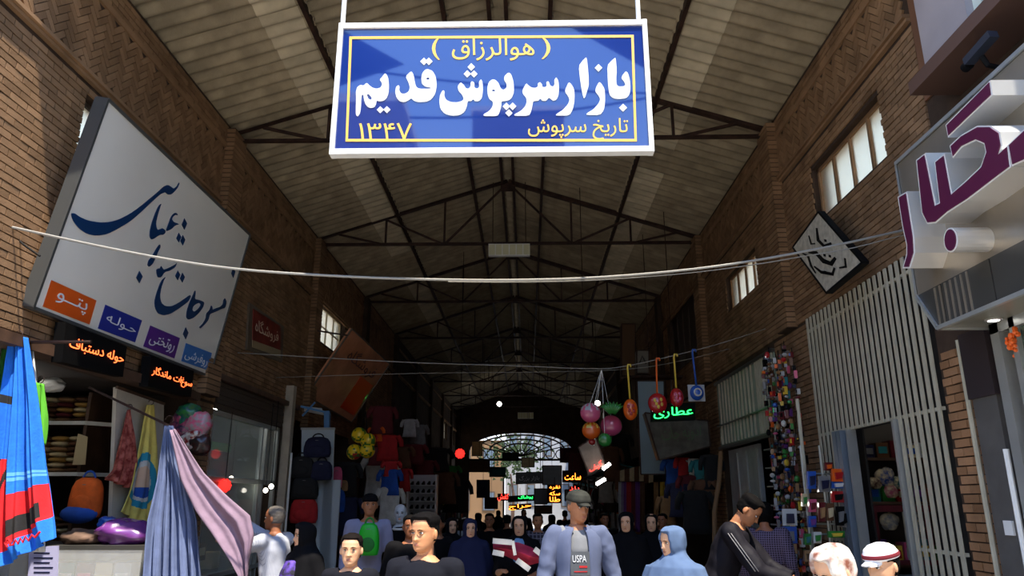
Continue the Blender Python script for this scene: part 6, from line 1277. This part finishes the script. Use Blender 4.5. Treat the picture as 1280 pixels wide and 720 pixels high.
# 4 woman in blue headscarf
p, h = at_px(841, 655, 5.8); F = Fig('woman in a bright blue grey headscarf facing left in the sun', p, -48, h - .02, 'c', hyaw=-14, hpitch=6, female=1, vox=.0055); F.hijab(clothm('scarf_blue', srgb(86, 106, 138), .05), size=1.28); F.top(DK, 'coat', .8, inf=.008, fold=.006); F.trousers(DK)
# 5 man in dark tracksuit jacket, bent forward
p, h = at_px(920, 625, 7.0); F = Fig('dark haired man in a striped black jacket bending forward to the right', (p[0] - .24, p[1]), 66, 1.88, 'b', lean=24, hyaw=0, hpitch=18, vox=.0055, arms={-1: ((-.24, -.38, 1.10), (-.16, -.6, 1.02)), 1: ((.24, -.38, 1.10), (.16, -.6, 1.02))}); F.hair('short'); F.top(mat('garment_jacket', srgb(22, 20, 28), .7, spec=.2, var=.15, scale=7), 'jacket', .8, inf=.03, fold=.02); F.trousers(DK)
b = MB()
for q in (-1, 1):
    S_, E_, W_ = F.arms[q]
    for o in (-.012, .012):
        b.tube([S_ + Vector((q * .088, o, 0)), S_.lerp(E_, .5) + Vector((q * .082, o, 0)), E_ + Vector((q * .074, o, 0))], .004, 5)
F.mesh(b, 'sleeve_stripes', cm('grey'))
# 6 person behind in plaid
p, h = at_px(953, 628, 8.4); F = Fig('dark haired person in a purple plaid shirt behind the bending man', p, 150, h, 'd', hyaw=20, hpitch=10, vox=.008); F.hair('long')
def plaid(name, c1, c2, sc=16):
    m = mat(name, c1, .85); nt = m.node_tree; L = nt.links.new; tc = nt.nodes.new('ShaderNodeTexCoord'); mx = nt.nodes.new('ShaderNodeMix'); mx.data_type = 'RGBA'; mx.inputs[6].default_value = (*c1, 1); mx.inputs[7].default_value = (*c2, 1); w = []
    for d in ('X', 'Z'): q = nt.nodes.new('ShaderNodeTexWave'); q.bands_direction = d; q.inputs['Scale'].default_value = sc; L(tc.outputs['Object'], q.inputs['Vector']); g_ = nt.nodes.new('ShaderNodeMath'); g_.operation = 'GREATER_THAN'; g_.inputs[1].default_value = .86; L(q.outputs['Fac'], g_.inputs[0]); w.append(g_)
    a = nt.nodes.new('ShaderNodeMath'); a.operation = 'MAXIMUM'; L(w[0].outputs[0], a.inputs[0]); L(w[1].outputs[0], a.inputs[1]); L(a.outputs[0], mx.inputs[0]); L(mx.outputs[2], nt.nodes['Principled BSDF'].inputs['Base Color']); return m
F.top(plaid('plaid_purple', srgb(44, 30, 50), srgb(120, 104, 130), 14), 'shirt', .8, inf=.025); F.trousers(DK)
# 7 sunlit pair at the lower right
p, h = at_px(1062, 678, 3.7); F = Fig('person in a white and brown patterned headscarf, left of the sunlit lower right pair', p, -62, h, 'c', lean=8, hyaw=-8, hpitch=16, female=1, vox=.0055); m_pat = mat('patterned_scarf', srgb(232, 226, 214), .8, scale=13, col2=srgb(120, 66, 46), var=.01); F.hijab(m_pat, size=1.14); F.top(clothm('rust_coat', srgb(150, 80, 50)), 'coat', .8, inf=.008, fold=.006); F.trousers(DK)
b = MB().ell((-.30, -.26, 1.37), (.05, .05, .045), 14, 10); F.mesh(b, 'orange_flower', cm('orange'))
p, h = at_px(1103, 677, 4.45); F = Fig('child in a white sun cap with a maroon band at lower right', p, -58, h - .02, 'c', hyaw=-6, hpitch=10, child=1, vox=.005); F.hair('crop')
F.mesh(head_grid(56, 50, cap_off), 'sun_cap', clothm('cap_white', srgb(232, 232, 236), .03), F.HM)
def band_off(a, x, y, z): k = smooth01((z - .036) / .006 + .5) * smooth01((.062 - z) / .006 + .5); return .0195 * k - .03 * (1 - k)
F.mesh(head_grid(56, 60, band_off), 'cap_band', clothm('band_maroon', srgb(116, 44, 52)), F.HM); F.mesh(MB().loft([[p_ + Vector((0, 0, .003)) for p_ in r] + [p_ - Vector((0, 0, .003)) for p_ in reversed(r)] for r in rows]), 'cap_brim', MATS['garment_cap_white'], F.HM); F.top(clothm('pale_top', srgb(190, 180, 170)), 'shirt', .4); F.trousers(NV)
# 8 man in white shirt holding cloth
p, h = at_px(350, 632, 7.5); F = Fig('man in a white checked shirt seen from behind, lifting mauve cloth at the left', p, -112, h, 'd', lean=4, hyaw=12, hpitch=-4, vox=.006, arms={-1: ((-.23, -.36, 1.44), (-.20, -.66, 1.58)), 1: ((.25, -.27, 1.33), (.16, -.52, 1.40))}); F.hair('thin', HAIRG); F.top(plaid('white_check', srgb(196, 200, 212), srgb(150, 156, 176), 38), 'shirt', .8, inf=.022, fold=.014); F.trousers(clothm('dark_maroon', srgb(50, 32, 40)))
# 9 woman in black chador with floral dress
p, h = at_px(384, 650, 6.6); F = Fig('woman in a black chador over a purple flowered dress behind the boy', p, -38, h - .02, 'c', hyaw=-16, female=1, vox=.008); F.chador(DK, width=.92); m_fl = mat('floral_purple', srgb(26, 22, 40), .8, scale=16, col2=srgb(96, 66, 176), var=.01)
b = MB().loft([[(rx * .65 * cos(a), -.10 + ry * .95 * sin(a), z) for a in [2 * pi * i / 20 for i in range(20)]] for z, rx, ry in ((.3, .2, .2), (.8, .2, .19), (1.1, .2, .2), (1.3, .17, .15), (1.42, .10, .10))]); me = remeshed(b, .016, 2, None, .015, 5, 3); me.transform(F.S); F.put('dress_front', me, m_fl)
# 10 women around the pink packet
p, h = at_px(650, 642, 8.3); F = Fig('woman in black with a light blue scarf holding a pink and white packet', p, -8, h - .02, 'c', female=1, vox=.008, arms={-1: ((-.24, -.16, 1.12), (-.16, -.34, 1.16)), 1: ((.24, -.16, 1.12), (.20, -.34, 1.12))}); F.chador(DK); sc_ = MB().loft([[(rx * cos(a), -.07 + ry * sin(a), z) for a in [2 * pi * i / 18 for i in range(18)]] for z, rx, ry in ((1.15, .11, .13), (1.3, .12, .13), (1.42, .085, .09), (1.5, .05, .05))]); me = remeshed(sc_, .012, 2, None, .01, 8, 5); me.transform(F.S); F.put('light_blue_scarf', me, clothm('light_blue', srgb(120, 158, 196)))
f = lambda px, py, Y=7.75: W(px, py, Y=Y); t = thing('blanket_packet', 'pink and white wrapped blanket packet held by the woman in the light blue scarf', 'packet', f(648, 700))
b = MB(); top_ = [(616, 680), (632, 677), (648, 678), (664, 684), (677, 692)]; bot = [(617, 690), (632, 695), (645, 701), (660, 707), (676, 703)]
b.loft([[f(a[0], a[1]) , f((a[0] + c[0]) / 2, (a[1] + c[1]) / 2, 7.62), f(c[0], c[1]), f((a[0] + c[0]) / 2, (a[1] + c[1]) / 2, 7.95)] for a, c in zip(top_, bot)]); b.build('wrap', mat('pink_wrap', srgb(196, 52, 84), .3, coat=.5, var=.2, scale=12), t)
b = MB()
for a, c in (((616, 676), (640, 678)), ((641, 676), (644, 694)), ((646, 700), (662, 712)), ((668, 686), (678, 694)), ((616, 690), (630, 693))): b.bar(f(*a, 7.6), f(*c, 7.6), .03, .05)
b.build('white_trim', cm('white', 'plastic'), t)
def bgf(px, py, Y, rz, lab, skin='c', kind='chador', col=None, **k):
    p, h = at_px(px, py, Y); F = Fig(lab, p, rz, h - .02, skin, vox=.011, hands=False, group='passers-by deeper in the hall', female=(kind == 'chador'), **k)
    if kind == 'chador': F.chador(col or DK, vox=.02)
    else: F.hair('crop'); F.top(col or DK, 'shirt', .8, inf=.02, vox=.018); F.trousers(DK)
    return F
bgf(783, 638, 8.6, -20, 'woman in a black chador, left of the pair behind the blue headscarf'); bgf(814, 640, 9.4, -15, 'woman in a black chador, right of the pair behind the blue headscarf')
F = bgf(588, 646, 8.6, 8, 'woman in dark navy beside the young man, hands folded', col=clothm('navy_chador', srgb(34, 38, 66)))
bgf(565, 645, 10, 15, 'woman in black with a pale face between the young man and the navy woman')
bgf(612, 640, 12, 0, 'dark silhouetted walker left of the pink packet', 'd', 'man'); bgf(634, 642, 14, 180, 'dark walker seen from behind above the pink packet', 'd', 'man'); bgf(672, 640, 11, 5, 'man in a grey striped top between the packet and the cap man', 'b', 'man', plaid('stripe_grey', srgb(44, 42, 58), srgb(120, 116, 130), 6))
bgf(690, 642, 16, 180, 'far walker in black left of the cap man', 'd'); bgf(598, 640, 18, 170, 'far walker in black near the hall centre', 'd'); bgf(755, 640, 13, 10, 'walker in dark clothes right of the cap man', 'd', 'man'); bgf(828, 640, 12, -30, 'seller in black behind the blue headscarf woman', 'd', 'man'); bgf(655, 636, 22, 0, 'tiny far figure under the green neon', 'd'); bgf(623, 637, 24, 180, 'tiny far figure left of the green neon', 'd'); bgf(706, 637, 20, 180, 'far man walking away behind the cap', 'd', 'man')
bgf(514, 641, 7.6, 10, 'reddish faced man peering over the young man\'s shoulder', 'd', 'man'); bgf(548, 642, 9.2, -10, 'shadowed man right behind the young man', 'd', 'man')
p, h = at_px(463, 615, 8.8); F = Fig('figure in a black cap and pale lilac shirt holding a bright green bag', p, 15, h - .02, 'b', vox=.009, hands=False); F.hair('crop'); F.mesh(head_grid(40, 40, cap_off), 'cap', DK, F.HM); F.top(clothm('lilac', srgb(150, 150, 178)), 'shirt', .8, vox=.014); F.trousers(clothm('olive_trousers', srgb(74, 80, 56)))
bag('shopping_bag', 'bright green plastic bag held by the figure in the black cap', W(461, 674, Y=8.55), .24, .34, 'green', d=.12, trim='green').children[0].data.materials[0] = mat('bright_green_plastic', srgb(24, 190, 40), .4)
# shop dummy
SK['m'] = mat('dummy_white', srgb(190, 194, 198), .35)
p, h = at_px(501, 630, 9.7); F = Fig('white faced shop dummy in a black dress and white collar', p, 5, h, 'm', vox=.01, hands=False, nm='shop_dummy'); F.t['category'] = 'mannequin'; F.top(DK, 'dress', .3, inf=.02, vox=.016); F.trousers(DK)
F.mesh(MB().tube([(.09 * cos(a), -.03 + .1 * sin(a), 1.44) for a in [2 * pi * i / 14 for i in range(15)]], .015, 8), 'collar', m_white, F.U)

bpy.data.scenes.remove(TMP)
